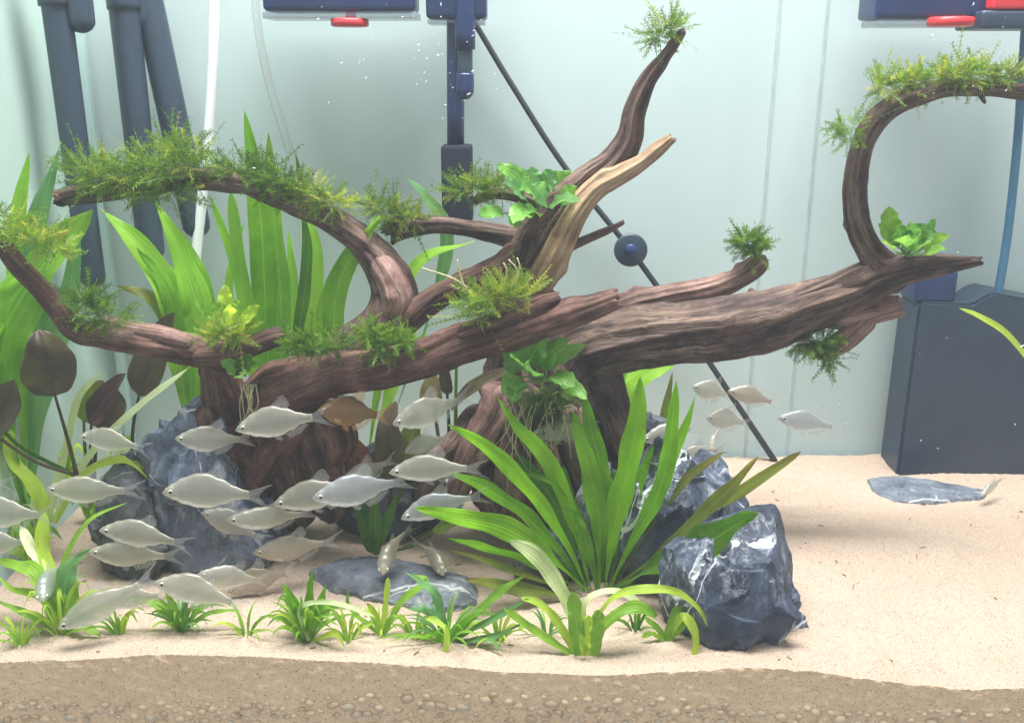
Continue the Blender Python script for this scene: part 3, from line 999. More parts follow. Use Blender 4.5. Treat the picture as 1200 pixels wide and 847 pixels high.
rock('rock', 'dark stone between the flat pale rock and the sword plant', [(600, 650), (640, 640), (672, 660), (670, 700), (630, 706), (604, 690)], .80, .04, M['rock_dark'], 10, .006)

# ------------------------------------------------------------------ equipment at the back
PL, PB = M['plastic'], M['plastic_blue']


def pxbox(name, x0, x1, y0, y1, Y, depth, mat, parent, bev=.004):
    a, b = P(x0, y1, Y), P(x1, y0, Y)
    xa = P(x0, (y0 + y1) / 2, Y).x; xb = P(x1, (y0 + y1) / 2, Y).x
    v, f = box_data(xa, xb, Y, Y + depth, a.z, b.z, bev)
    return mk(name, v, f, mat, parent)


def disc(name, px, py, Y, rpx, hgt, mat, parent, axis='z', seg=36):
    c = P(px, py, Y); r = rpx * mpp(py, Y)
    ax = {'z': Vector((0, 0, 1)), 'y': Vector((0, 1, 0))}[axis]
    b = .15 * hgt
    pts = [(c - ax * hgt / 2, r * .90), (c - ax * (hgt / 2 - b), r), (c + ax * (hgt / 2 - b), r), (c + ax * hgt / 2, r * .90)]
    v, f = sweep_data(pts, seg)
    return mk(name, v, f, mat, parent)


# hanging filter, left
t = thing('hanging_filter', 'navy hanging filter with a red knob left of the sponge pipe', 'filter', P(396, 20, 1.04))
pxbox('body', 305, 485, -60, 13, 1.02, .055, PB, t, .005)
pxbox('smoky_base', 307, 488, 13.6, 22, 1.022, .05, M['smoke'], t, .002)
disc('knob', 410, 27, 1.035, 22, .008, M['red'], t)
v, f = hose([(412, 5, 1.035, 6), (411, 22, 1.035, 6)], 14, 4); mk('knob_stem', v, f, M['red'], t)
# hanging filter, right
t = thing('hanging_filter', 'navy hanging filter with a red knob above the hooked branch', 'filter', P(1110, 25, 1.04))
pxbox('body', 1030, 1170, -60, 22, 1.02, .055, PB, t, .005)
pxbox('smoky_base', 1029, 1146, 22.6, 31, 1.022, .05, M['smoke'], t, .002)
disc('knob', 1114, 26, 1.015, 26, .009, M['red'], t)
pxbox('side_box', 1150, 1260, 12, 34, 1.005, .06, PL, t, .004)
pxbox('red_cover', 1168, 1260, -60, 11, 1.005, .05, M['red'], t, .003)
# central filter with sponge
t = thing('sponge_filter', 'dark intake pipe ending in a black sponge behind the driftwood', 'filter', P(535, 256, 1.05))
pxbox('pump_housing', 498, 570, -60, 22, 1.03, .05, PB, t, .005)
pxbox('smoky_base', 500, 568, 22.6, 28, 1.032, .046, M['smoke'], t, .002)
v, f = hose([(534, -40, 1.05, 11), (534, 172, 1.05, 10)], 20, 6); mk('intake_pipe', v, f, PB, t)
v, f = hose([(545, -40, 1.03, 12), (545, 58, 1.03, 12)], 20, 6); mk('outlet_pipe', v, f, PB, t)
v, f = hose([(545, 56, 1.03, 9), (545, 90, 1.03, 9)], 18, 6); mk('nozzle_neck', v, f, PL, t)
v, f = hose([(545, 86, 1.028, 10.5), (545, 106, 1.028, 10.5), (545, 113, 1.028, 8), (545, 117, 1.028, 3)], 18, 12); mk('nozzle', v, f, PB, t)
q = P(535, 210, 1.05)
bx0, bx1 = P(517, 210, 1.03).x, P(553, 210, 1.03).x
v, f = box_data(bx0, bx1, 1.03, 1.065, P(535, 262, 1.03).z, P(535, 171, 1.03).z, .004)
sp = mk('sponge', v, f, M['sponge'], t)
# pipes at the left; the first is a side glass reflection built solid
t = thing('intake_pipe', 'dark pipe with a round elbow standing by the side glass', 'pipe', P(100, 335, .985))
def vpipe(px, py0, py1, Y, rpx, parent, name, mat=PL, endround=True, dx=0.0, seg=26):
    a = P(px, py0, Y)
    zb = P(px, py1, Y).z
    r = rpx * mpp(py0, Y)
    pts = [(Vector((a.x + dx * s, Y, lerp(a.z, zb, s))), r * lerp(1, .95, s)) for s in [i / 10 for i in range(11)]]
    if endround:
        e = pts[-1][0]
        for k in (.35, .7, .92, 1.0):
            pts.append((e - Vector((0, 0, r * k)), r * math.sqrt(max(.001, 1 - k * k))))
    v, f = sweep_data(pts, seg)
    return mk(name, v, f, mat, parent)


vpipe(57, -60, 322, 0.985, 17, t, 'pipe')
vpipe(57, -60, 8, 0.985, 21, t, 'collar', endround=False)
vpipe(84, -60, 22, 0.99, 17, t, 'elbow')
t = thing('intake_pipe', 'dark pipe beside a second pipe behind the mossy arch', 'pipe', P(165, 300, 1.05))
vpipe(137, -60, 290, 1.05, 17.5, t, 'pipe')
vpipe(137, -60, 12, 1.05, 20, t, 'collar', endround=False)
t = thing('outlet_pipe', 'slightly leaning dark pipe next to the white hose', 'pipe', P(205, 290, 1.065))
vpipe(160, -60, 262, 1.07, 18, t, 'pipe', dx=.034)
vpipe(160, -60, 20, 1.068, 19, t, 'elbow')
# hoses and cable
v, f = hose([(251, -40, 1.06, 6), (250, 60, 1.06, 6), (245, 150, 1.06, 6), (236, 240, 1.06, 6), (228, 320, 1.06, 6), (222, 420, 1.06, 6)], 16)
tag(mk('air_hose', v, f, M['hose_white'], smooth_on=True), 'white hose hanging behind the mossy arched limb', 'hose')
v, f = hose([(298, -40, 1.085, 5), (302, 30, 1.085, 5), (316, 100, 1.085, 5), (334, 160, 1.085, 5), (350, 220, 1.085, 5), (360, 330, 1.085, 5)], 16)
tag(mk('air_hose', v, f, M['hose_clear']), 'clear grey hose curving down behind the tall sword leaf', 'hose')
v, f = hose([(555, 25, 1.09, 3.4), (600, 100, 1.09, 3.4), (662, 196, 1.09, 3.4), (738, 292, 1.09, 3.4), (800, 378, 1.09, 3.4), (858, 465, 1.09, 3.4), (908, 540, 1.09, 3.6)], 12, 60)
tag(mk('cable', v, f, M['cable']), 'thin black cable running diagonally down the back glass', 'cable')
t = thing('suction_cup', 'round dark suction cup holding the diagonal cable', 'suction cup', P(739, 293, 1.085))
disc('cup', 739, 293, 1.083, 19.5, .006, M['plastic'], t, 'y')
disc('boss', 739, 293, 1.077, 7, .008, M['plastic_blue'], t, 'y', 24)
v, f = hose([(1204, 0, 1.05, 5), (1198, 80, 1.05, 5), (1192, 170, 1.05, 5), (1180, 280, 1.05, 5), (1162, 390, 1.05, 5), (1158, 440, 1.06, 5)], 14)
tag(mk('air_hose', v, f, M['hose_blue']), 'dark blue hose running down to the black filter box', 'hose')

t = thing('internal_filter', 'large dark filter box standing on the sand at the back glass', 'filter', P(1120, 540, 1.05))
ytop, ybot = P(1120, 352, 1.04).z, -.03
xa = P(1066, 440, 1.04).x
prof = [(xa - .000, ybot), (xa + .22, ybot), (xa + .22, ytop - .028), (xa + .205, ytop - .018), (xa + .15, ytop - .004), (xa + .09, ytop + .008), (xa + .082, ytop + .009), (xa + .07, ytop + .002), (xa + .062, ytop - .004), (xa + .004, ytop - .002), (xa, ytop - .008)]
bm = bmesh.new()
vv = [bm.verts.new((x, 1.04, z)) for x, z in prof]
fc = bm.faces.new(vv)
ex = bmesh.ops.extrude_face_region(bm, geom=[fc])
for g in ex['geom']:
    if isinstance(g, bmesh.types.BMVert): g.co.y += .055
bmesh.ops.recalc_face_normals(bm, faces=bm.faces[:])
bmesh.ops.bevel(bm, geom=[e for e in bm.edges], offset=.003, segments=2, affect='EDGES')
bm.verts.index_update()
mk('body', [v_.co.copy() for v_ in bm.verts], [[v_.index for v_ in f_.verts] for f_ in bm.faces], PL, t, smooth_on=False)
bm.free()
pxbox('neck', 1074, 1122, 318, 356, 1.045, .045, PB, t, .005)

def ribbed_reflection(px, py, Y, rpx, hpx, label):  # reflections of ribbed plastic pots, modelled as solid cups
    s = mpp(py, Y); b = P(px, py, Y)
    pts = []
    for i in range(29):
        z = hpx * s * i / 28
        pts.append((b + Vector((0, 0, z)), rpx * s * (lerp(.85, 1, i / 28) + .05 * math.sin(i * 1.8))))
    v, f = sweep_data(pts, 28, cap=False)
    t = thing('cup_reflection', label, 'cup', b)
    mk('wall', v, f, M['cup_clear'], t)
    v, f = sweep_data([(pts[-1][0], pts[-1][1] * 1.02), (pts[-1][0] + Vector((0, 0, .003)), pts[-1][1] * 1.06), (pts[-1][0] + Vector((0, 0, .006)), pts[-1][1] * 1.02)], 28, cap=False)
    mk('rim', v, f, M['cup_clear'], t)


ribbed_reflection(236, 486, 1.04, 16, 36, 'clear ribbed plastic cup half hidden behind the reddish driftwood')
ribbed_reflection(38, 500, 1.0, 22, 40, 'clear ribbed plastic cup among the dark leaves by the side glass')

# ------------------------------------------------------------------ plants
LF, LO, LD, LB = M['leaf'], M['leaf_olive'], M['leaf_deep'], M['leaf_back']
LBG, LL, LPA, LG, LA = M['leaf_bluegreen'], M['leaf_lime'], M['leaf_pale'], M['leaf_grass'], M['leaf_anubias']


LD2 = M['leaf_deep']


def plant(name, label, base, leaves, group=None, Yb=None):
    """leaves: (points, width, material, kind, roll). A point is (px, py, dY) with dY relative to the base depth."""
    b = G(*base) if Yb is None else P(base[0], base[1], Yb)
    t = thing(name, label, 'plant', b, group)
    for i, lf in enumerate(leaves):
        pts, w, mat = lf[:3]
        kind = lf[3] if len(lf) > 3 else 'sword'
        roll = lf[4] if len(lf) > 4 else 0.0
        pp = [(p[0], p[1], b.y + (p[2] if len(p) > 2 else 0)) for p in pts]
        leaf(t, pp, w, mat, kind, roll, ripple=.10, n=30, seed=hash((base, i)) % 10000)
    return t


def dd(pts, d0, d1):
    n = len(pts)
    return [(x, y, lerp(d0, d1, (i / (n - 1)))) for i, (x, y) in enumerate(pts)]


B0 = (693, 694)
plant('sword_plant', 'big green sword plant with long blades rooted between the rocks', B0, [
    (dd([(690, 692), (655, 622), (610, 562), (568, 522), (525, 497)], 0, -.03), 22, LF, 'sword', .1),
    (dd([(693, 692), (672, 610), (648, 550), (628, 522), (606, 500), (582, 464)], 0, .0), 21, LF, 'sword', .35),
    (dd([(700, 692), (703, 620), (694, 565), (682, 520), (670, 482)], 0, .01), 29, LF, 'sword', -.3),
    (dd([(702, 692), (710, 610), (703, 545), (692, 500), (684, 460)], .004, .015), 27, LF, 'sword', .2),
    (dd([(708, 692), (722, 610), (738, 540), (747, 490), (750, 440)], -.004, 0), 33, LF, 'sword', .1),
    (dd([(712, 692), (738, 640), (768, 585), (784, 530), (792, 446)], -.006, -.03), 22, LF, 'sword', -.2),
    (dd([(714, 692), (745, 628), (775, 572), (798, 515), (816, 460)], .0, -.02), 17, LF, 'sword', .3),
    (dd([(716, 692), (782, 640), (826, 600), (862, 565), (888, 535)], -.006, -.085), 20, LO, 'sword', .1),
    (dd([(712, 694), (764, 666), (820, 640), (858, 618), (886, 600)], -.008, -.115), 43, LD, 'sword', .1),
    (dd([(716, 692), (780, 640), (830, 602), (884, 565), (912, 547), (938, 529)], -.004, -.05), 15, LO, 'spoon', .1),
    (dd([(716, 692), (758, 625), (800, 568), (824, 546), (850, 529)], .0, -.04), 14, LO, 'spoon', .1),
    (dd([(686, 692), (640, 648), (592, 618), (540, 606), (485, 595)], -.004, -.05), 27, LF, 'sword', .15),
    (dd([(686, 690), (650, 640), (606, 596), (565, 570), (524, 552)], .004, .0), 25, LF, 'sword', -.2),
    (dd([(690, 690), (668, 625), (645, 580), (618, 548), (604, 530)], .012, .03), 28, LD, 'sword', .2),
    (dd([(684, 694), (640, 668), (590, 648), (545, 636), (525, 630)], -.006, -.04), 15, LF, 'sword', -.3),
    (dd([(682, 696), (640, 682), (590, 664), (556, 652), (528, 645)], -.008, -.05), 9, LO, 'sword', 0),
    (dd([(678, 700), (640, 694), (600, 688), (570, 682), (545, 679)], -.01, -.05), 17, LO, 'sword', .1),
    (dd([(698, 690), (690, 645), (678, 612), (664, 592)], -.006, -.01), 15, LF, 'sword', .4),
    (dd([(700, 690), (688, 628), (664, 578), (636, 560), (606, 554)], .0, .0), 7, LF, 'strap', 0),
    (dd([(712, 690), (734, 612), (750, 562), (766, 520)], .006, .015), 19, LF, 'sword', -.2),
    (dd([(706, 690), (712, 640), (716, 590), (718, 548)], .016, .03), 24, LD, 'sword', .2),
    (dd([(696, 690), (680, 640), (668, 590), (660, 545)], .02, .035), 22, LD, 'sword', .1),
    (dd([(690, 694), (710, 660), (735, 622), (752, 600)], .02, .03), 19, LD, 'sword', .1),
    (dd([(688, 694), (672, 668), (648, 660), (620, 664)], .01, .0), 15, LD, 'sword', .2),
])
plant('sword_plant', 'young pale green plant with arching yellow leaves at the front glass', (686, 768), [
    (dd([(683, 768), (672, 722), (652, 682), (626, 648), (596, 633)], 0, .02), 17, LPA, 'strap', .2),
    (dd([(679, 768), (676, 735), (672, 693)], -.004, .0), 17, LG, 'strap', .2),
    (dd([(692, 768), (698, 740), (703, 714)], -.004, .0), 18, LG, 'strap', -.2),
    (dd([(696, 768), (702, 742), (722, 720), (748, 711), (770, 722)], 0, .01), 14, LG, 'strap', .1),
    (dd([(700, 722), (716, 702), (744, 691), (788, 692), (816, 710), (830, 734)], .0, -.005), 10, LL, 'lance', .1),
    (dd([(690, 766), (684, 712), (702, 694), (734, 696), (770, 726)], .01, .02), 8, LPA, 'strap', .1),
    (dd([(677, 768), (654, 730), (634, 708), (610, 700)], 0, .01), 10, LL, 'strap', .1),
    (dd([(672, 768), (645, 750), (615, 730), (590, 712)], 0, .0), 9, LG, 'strap', .1),
    (dd([(686, 768), (686, 745), (690, 720)], -.006, -.004), 13, LL, 'strap', .0),
])
plant('young_plant', 'tiny yellow green plant beside the jagged rock foot', (782, 750), [
    (dd([(780, 750), (788, 725), (800, 702)], 0, 0), 9, LG, 'strap', 0),
    (dd([(780, 750), (770, 735), (756, 724)], 0, 0), 7, LG, 'strap', 0),
    (dd([(782, 750), (794, 740), (804, 726)], 0, 0), 8, LG, 'strap', 0),
    (dd([(784, 748), (800, 722), (814, 740), (814, 765), (803, 786)], 0, -.028), 10, LL, 'lance', 0),
    (dd([(776, 750), (764, 742), (752, 746)], 0, 0), 6, LG, 'strap', 0)])


def rosette(t, b, n, hpx, spread, wpx, mats, seed, kind='lance', droop=.35):
    rnd = random.Random(seed)
    s = mpp(700, b.y)
    for i in range(n):
        a = 2 * math.pi * (i + rnd.uniform(-.35, .35)) / n
        out = Vector((math.cos(a), math.sin(a) * .7, 0))
        el = rnd.uniform(.35, 1.0)
        hgt = hpx * s * el
        rad = spread * s * rnd.uniform(.55, 1.0) * (1.15 - .65 * el)
        p0 = b + out * .003 * rnd.random() - Vector((0, 0, .004))
        p1 = b + out * rad * .35 + Vector((0, 0, hgt * .6))
        p2 = b + out * rad * .75 + Vector((0, 0, hgt * .97))
        p3 = b + out * rad * 1.1 + Vector((0, 0, hgt * (1.05 - droop * rnd.random())))
        for q in (p1, p2, p3):
            q.y = max(q.y, YF + .004)
        leaf(t, [p0, p1, p2, p3], wpx * s * rnd.uniform(.75, 1.2), rnd.choice(mats), kind, rnd.uniform(-.4, .4), n=12, m=4, seed=seed * 100 + i, world=True)


def small(label, base, n, h, spread, w, mats, seed, extra=(), group='small grass-like plants along the front glass'):
    t = plant('foreground_plant', label, base, extra, group)
    rosette(t, ORIG[t], int(n * 2.1), h * 1.15, spread * 1.15, w * .50, mats, seed)
    return t


small('tall light green foreground plant with broad leaves beside the black craggy rock', (72, 742), 9, 70, 70, 10, [LG, LBG, LL], 1, [
    (dd([(72, 742), (38, 722), (-5, 703)], 0, 0), 9, LG, 'lance', 0),
    (dd([(72, 740), (76, 690), (82, 665), (104, 643)], 0, .01), 22, LBG, 'sword', .2),
    (dd([(66, 700), (76, 655), (104, 610), (150, 588)], .01, .05), 6, LG, 'lance', 0),
    (dd([(62, 735), (60, 680), (50, 640), (52, 600)], .01, .04), 15, LL, 'strap', .1),
    (dd([(58, 720), (48, 665), (36, 640), (24, 616)], .01, .04), 12, LPA, 'strap', .1),
    (dd([(60, 735), (45, 675), (20, 662), (-10, 656)], .0, .03), 18, LG, 'sword', .1),
    (dd([(75, 742), (100, 735), (119, 746)], 0, -.01), 11, LG, 'lance', .1),
    (dd([(78, 735), (118, 712), (160, 708)], 0, .01), 10, LG, 'lance', .1),
    (dd([(70, 740), (50, 700), (15, 690), (-5, 672)], 0, .02), 9, LG, 'lance', .2),
    (dd([(72, 735), (66, 690), (74, 660)], 0, .02), 20, LG, 'sword', .2),
    (dd([(74, 735), (85, 690), (82, 668)], 0, .01), 17, LG, 'sword', -.2)])
small('grassy green tuft in front of the black craggy rock', (212, 738), 15, 42, 62, 8, [LG, LG, LBG], 2, [
    (dd([(212, 738), (185, 710), (142, 694)], 0, .01), 10, LG, 'lance', .1),
    (dd([(214, 738), (204, 712), (193, 691)], 0, .0), 9, LG, 'lance', .1),
    (dd([(216, 738), (234, 712), (256, 694)], 0, .0), 9, LG, 'lance', .1),
    (dd([(216, 738), (246, 718), (286, 715)], 0, .01), 6, LG, 'lance', .1)])
small('dense bright green grassy tuft left of the flat pale rock', (358, 750), 22, 56, 66, 9.5, [LG, LG, LF, LG, LL], 3, [
    (dd([(356, 750), (362, 710), (366, 666)], 0, .0), 11, LF, 'lance', .2),
    (dd([(354, 750), (348, 712), (330, 682)], 0, .0), 11, LF, 'lance', .2),
    (dd([(362, 750), (374, 712), (382, 684)], 0, .0), 11, LF, 'lance', .2),
    (dd([(362, 750), (352, 712), (390, 706), (440, 722)], -.004, -.01), 6, LPA, 'strap', 0),
    (dd([(366, 752), (392, 742), (404, 758)], 0, -.015), 8, LL, 'lance', 0)])
small('thin yellowish sprig right of the dense grassy tuft', (446, 744), 7, 36, 50, 5.5, [LG, LL], 4, [
    (dd([(448, 744), (452, 710), (455, 676)], 0, 0), 7, LL, 'strap', .1),
    (dd([(446, 744), (440, 720), (430, 706)], 0, 0), 6, LL, 'strap', .1),
    (dd([(450, 742), (470, 705), (500, 680), (476, 672)], 0, .01), 9, LG, 'lance', .1),
    (dd([(440, 740), (410, 712), (408, 690)], 0, 0), 6, LG, 'lance', 0)])
small('loose sprawling green plant with long leaves in front of the flat pale rock', (524, 752), 12, 46, 80, 8, [LG, LBG, LF], 5, [
    (dd([(520, 752), (518, 728), (500, 716), (475, 712)], 0, 0), 10, LBG, 'lance', .1),
    (dd([(524, 752), (512, 700), (494, 682), (474, 670)], 0, .01), 11, LBG, 'lance', .1),
    (dd([(522, 768), (523, 740), (512, 728), (496, 722)], -.018, 0), 7, LL, 'strap', .1),
    (dd([(530, 750), (562, 715), (590, 690), (618, 672)], 0, .01), 11, LG, 'lance', .1),
    (dd([(530, 750), (572, 728), (600, 712), (620, 700)], 0, .0), 9, LBG, 'lance', .1),
    (dd([(534, 752), (580, 745), (612, 730)], 0, -.01), 8, LBG, 'lance', .1),
    (dd([(536, 752), (572, 750), (590, 764)], 0, -.015), 7, LBG, 'lance', .1)])
small('small green tuft half hidden behind the young pale plant', (745, 738), 7, 26, 40, 6, [LG, LD], 6)
small('short green tuft on the sand in front of the sword plant', (640, 742), 6, 24, 50, 5.5, [LG, LBG], 8)

for i, (bx, by, lab) in enumerate([
        (26, 756, 'wispy grass sprig at the front glass beside the tall foreground plant'),
        (140, 742, 'wispy grass sprig between the tall foreground plant and the first grassy tuft'),
        (288, 744, 'wispy grass sprig between the grassy tuft and the dense bright tuft'),
        (408, 750, 'wispy grass sprig touching the right side of the dense bright tuft'),
        (486, 748, 'wispy grass sprig between the yellowish sprig and the sprawling plant'),
        (584, 752, 'wispy grass sprig between the sprawling plant and the young pale plant')]):
    t = plant('grass_sprig', lab, (bx, by), (), 'small grass-like plants along the front glass')
    rosette(t, ORIG[t], 10, 40, 62, 3.6, [LG, LL, LG], 70 + i, 'lance', .7)

# background sword plants on the left
plant('sword_plant', 'broad leaved green plant rising against the side glass', (30, 590), [
    (dd([(30, 590), (-6, 440), (30, 340), (106, 246)], 0, .02), 66, LB, 'sword', .1),
    (dd([(28, 590), (-16, 440), (-14, 380), (34, 318)], 0, -.01), 46, LB, 'sword', .2),
    (dd([(32, 590), (44, 400), (44, 270), (72, 166)], .02, .03), 34, LBG, 'sword', .2),
    (dd([(30, 590), (24, 400), (20, 270), (34, 178)], .02, .03), 28, LB, 'sword', -.2),
    (dd([(34, 590), (56, 440), (80, 350), (92, 258)], .01, .03), 30, LBG, 'sword', .1),
    (dd([(30, 590), (0, 470), (-10, 420), (6, 380)], .0, -.02), 30, LF, 'sword', .1)], None, .845)
plant('sword_plant', 'green plant with wide blades under the end of the mossy arch', (228, 545), [
    (dd([(228, 545), (218, 390), (180, 310), (118, 244)], 0, 0), 44, LB, 'sword', .1),
    (dd([(230, 545), (236, 390), (212, 300), (182, 236)], .01, 0), 35, LB, 'sword', .2),
    (dd([(230, 545), (244, 400), (232, 320), (196, 258)], .02, .02), 30, LB, 'sword', -.1),
    (dd([(226, 545), (205, 400), (178, 350), (136, 335)], .0, -.01), 23, LO, 'sword', .1),
    (dd([(226, 545), (210, 420), (196, 340), (160, 290)], -.01, -.01), 26, LB, 'sword', .1)], None, .98)
plant('sword_plant', 'tall upright green sword plant behind the middle of the mossy arch', (322, 545), [
    (dd([(320, 545), (312, 390), (306, 260), (286, 128)], 0, 0), 34, LF, 'sword', .1),
    (dd([(322, 545), (330, 390), (322, 260), (314, 156)], .01, .01), 25, LB, 'sword', -.2),
    (dd([(324, 545), (350, 390), (362, 280), (346, 178)], .01, .0), 19, LD2, 'sword', .2),
    (dd([(326, 545), (362, 400), (372, 300), (350, 228)], -.005, -.01), 18, LB, 'sword', -.2),
    (dd([(318, 545), (292, 400), (276, 310), (244, 226)], .0, .0), 15, LF, 'sword', .3),
    (dd([(318, 545), (300, 400), (284, 320), (270, 222)], -.01, -.02), 14, LB, 'strap', .5),
    (dd([(318, 545), (290, 410), (268, 340), (286, 260)], .01, .02), 13, LB, 'sword', .2),
    (dd([(322, 545), (326, 420), (342, 350), (338, 270)], .02, .02), 21, LB, 'sword', .1)], None, .99)
plant('sword_plant', 'green plant with curved blades behind the joint of the two driftwoods', (420, 540), [
    (dd([(405, 545), (392, 420), (398, 330), (446, 254)], -.03, -.10), 35, LB, 'sword', .15),
    (dd([(406, 545), (388, 420), (384, 350), (412, 282)], -.02, -.08), 26, LB, 'sword', .2),
    (dd([(430, 545), (450, 420), (490, 310), (556, 283)], 0, .0), 23, LB, 'sword', .1),
    (dd([(432, 545), (470, 420), (500, 360), (540, 330)], .0, .0), 26, LB, 'sword', .2),
    (dd([(440, 545), (500, 380), (524, 280), (500, 232), (477, 208)], .02, .03), 18, LBG, 'spoon', .1)], None, .985)
plant('sword_plant', 'green leaves showing behind the trunk and the small pale blue rock', (745, 560), [
    (dd([(735, 560), (722, 500), (738, 455), (795, 420)], 0, 0), 35, LB, 'sword', .1),
    (dd([(738, 560), (716, 500), (718, 465), (735, 436)], .01, .0), 25, LB, 'sword', -.2),
    (dd([(770, 560), (774, 510), (782, 470), (788, 436)], 0, 0), 11, LO, 'sword', .2)], None, .97)
# a plant just beyond the right edge, one blade reaching in
plant('sword_plant', 'single thin lime blade reaching in front of the dark filter box', (1275, 600), [
    (dd([(1275, 600), (1240, 480), (1190, 402), (1150, 372), (1124, 361)], 0, -.04), 8, LL, 'strap', .1)], None, .93)

# dark-leaved plants
CR, PU, MA, TN = M['leaf_crypt'], M['leaf_purple'], M['leaf_maroon'], M['leaf_tan']


def crypt(label, base, items, Yb):
    b = P(base[0], base[1], Yb)
    b.z = sandz(b.x, b.y)
    t = thing('crypt_plant', label, 'plant', b)
    for i, (st, blade, w, mat, roll) in enumerate(items):
        if st:
            stem(t, [(x, y, Yb + d) for x, y, d in st], 2.6, mat, 'stalk')
        leaf(t, [(x, y, Yb + d) for x, y, d in blade], w, mat, 'ovate', roll, fold=.22, ripple=.02, seed=i + base[0])
    return t


crypt('dark brown plant with a big rounded leaf on a long stalk', (90, 556), [
    ([(90, 556, 0), (78, 510, 0), (64, 462, 0)], [(63, 464, 0), (58, 440, 0), (54, 415, 0), (45, 386, .01)], 60, CR, .05),
    ([(88, 556, 0), (40, 540, 0), (-8, 508, -.01)], [(-10, 510, -.01), (4, 480, -.01), (16, 445, -.01)], 46, CR, .3),
    ([(86, 556, .01), (20, 520, 0), (-12, 480, 0)], [(-12, 490, 0), (-8, 462, 0), (2, 440, 0)], 30, LD, .3)], .815)
crypt('plant with a folded purple leaf beside the pale straight blade', (112, 560), [
    ([(108, 560, 0), (106, 530, 0), (107, 494, 0)], [(104, 496, 0), (118, 476, 0), (134, 456, 0), (148, 438, 0)], 34, PU, .5),
    ([(110, 560, .01), (112, 530, .01), (116, 500, .01)], [(116, 502, .01), (126, 480, .01), (134, 455, .01)], 40, CR, -.3),
    ([(106, 560, .01), (100, 530, .01), (98, 490, .01)], [(98, 494, .01), (104, 468, .01), (122, 446, .01)], 28, LO, .4)], .89)
crypt('thin stalked dark leaf standing behind the low reddish limb', (156, 548), [
    ([(154, 548, 0), (156, 500, 0), (163, 462, 0)], [(163, 464, 0), (172, 436, 0), (188, 400, 0), (205, 366, 0)], 42, CR, .3)], .90)
crypt('maroon and olive leaved plant in the gap between the driftwoods', (432, 600), [
    ([(412, 600, 0), (405, 530, 0), (394, 462, 0)], [(402, 516, -.01), (418, 530, -.01), (440, 556, -.01)], 26, MA, .5),
    ([(455, 600, 0), (458, 580, 0), (460, 562, 0)], [(462, 566, 0), (458, 530, 0), (455, 500, 0), (464, 470, .01)], 34, CR, .3),
    ([(460, 600, 0), (472, 570, 0), (474, 552, 0)], [(470, 556, .01), (480, 520, .01), (492, 480, .01)], 30, LO, .5),
    (None, [(425, 575, 0), (416, 552, 0), (402, 540, 0)], 18, MA, .2)], .85)
crypt('brown leaves leaning against the left side of the trunk', (520, 560), [
    ([(520, 560, 0), (512, 500, 0), (508, 474, 0)], [(508, 478, 0), (506, 456, 0), (508, 436, 0)], 26, TN, .2),
    ([(526, 560, 0), (526, 500, 0), (524, 460, 0)], [(526, 462, 0), (522, 446, 0), (520, 424, 0)], 15, CR, .2),
    ([(530, 560, 0), (534, 500, 0), (534, 475, 0)], [(528, 480, -.03), (552, 456, -.04), (580, 440, -.04), (602, 430, -.04)], 20, CR, .3),
    ([(534, 540, 0), (534, 480, 0), (535, 420, 0)], [(535, 424, 0), (535, 412, 0), (536, 400, 0)], 14, LB, .2)], .90)
crypt('dark green narrow leaved plant under the shoal behind the flat pale rock', (438, 642), [
    (None, [(436, 648, 0), (428, 618, 0), (414, 580, 0)], 16, LD, .2),
    (None, [(438, 648, 0), (440, 615, 0), (438, 575, 0)], 16, LD, .4),
    (None, [(440, 648, 0), (452, 615, 0), (466, 580, 0)], 15, LD, .2),
    (None, [(437, 648, 0), (432, 620, .01), (426, 590, .01)], 14, LD, .2),
    ([(438, 648, 0), (480, 640, 0), (508, 622, 0)], [(506, 624, 0), (530, 612, 0), (552, 604, 0)], 14, LO, .2)], .82)

# pale thin blades and the yellow-green crowd at the left
plant('grass_plant', 'plant with long straight pale and yellow blades crossing the shoal', (62, 612), [
    (dd([(56, 612), (76, 530), (92, 468), (119, 436)], -.0, -.01), 9, LPA, 'strap', .1),
    (dd([(62, 612), (100, 540), (150, 487), (222, 430)], 0, .01), 9, M['leaf_pale'], 'strap', .1),
    (dd([(64, 612), (100, 556), (140, 538), (168, 550), (188, 576)], 0, -.02), 10, LL, 'strap', .1),
    (dd([(60, 612), (40, 570), (16, 540), (12, 504)], 0, 0), 16, LL, 'strap', .1)], None, .84)
for i, (bx, by, n, h, sp, w, mats, lab) in enumerate([
        (20, 622, 12, 80, 60, 9, [LL, LG, LL], 'yellow green leafy plant under the dark rounded leaf'),
        (78, 590, 10, 90, 46, 7, [LL, LG], 'upright yellow green plant behind the long pale blade'),
        (150, 566, 7, 60, 40, 6, [LL, LG], 'thin lime plant behind the black craggy rock'),
        (40, 660, 8, 55, 56, 9, [LL, LG], 'lime leaved plant on the sand beside the black craggy rock'),
        (6, 590, 12, 90, 50, 8, [LL, LL, LG], 'dense lime plant against the side glass under the dark leaves'),
        (52, 640, 11, 70, 60, 7, [LL, LG, LPA], 'lime grass between the side glass and the black craggy rock'),
        (108, 612, 7, 44, 30, 9, [LL, LG], 'small lime plant touching the black craggy rock')]):
    b = G(bx, by)
    t = thing('leafy_plant', lab, 'plant', b, 'yellow green plants in the left corner')
    rosette(t, b, int(n * 1.6), h * 1.1, sp, w, mats, 40 + i, 'lance', .5)


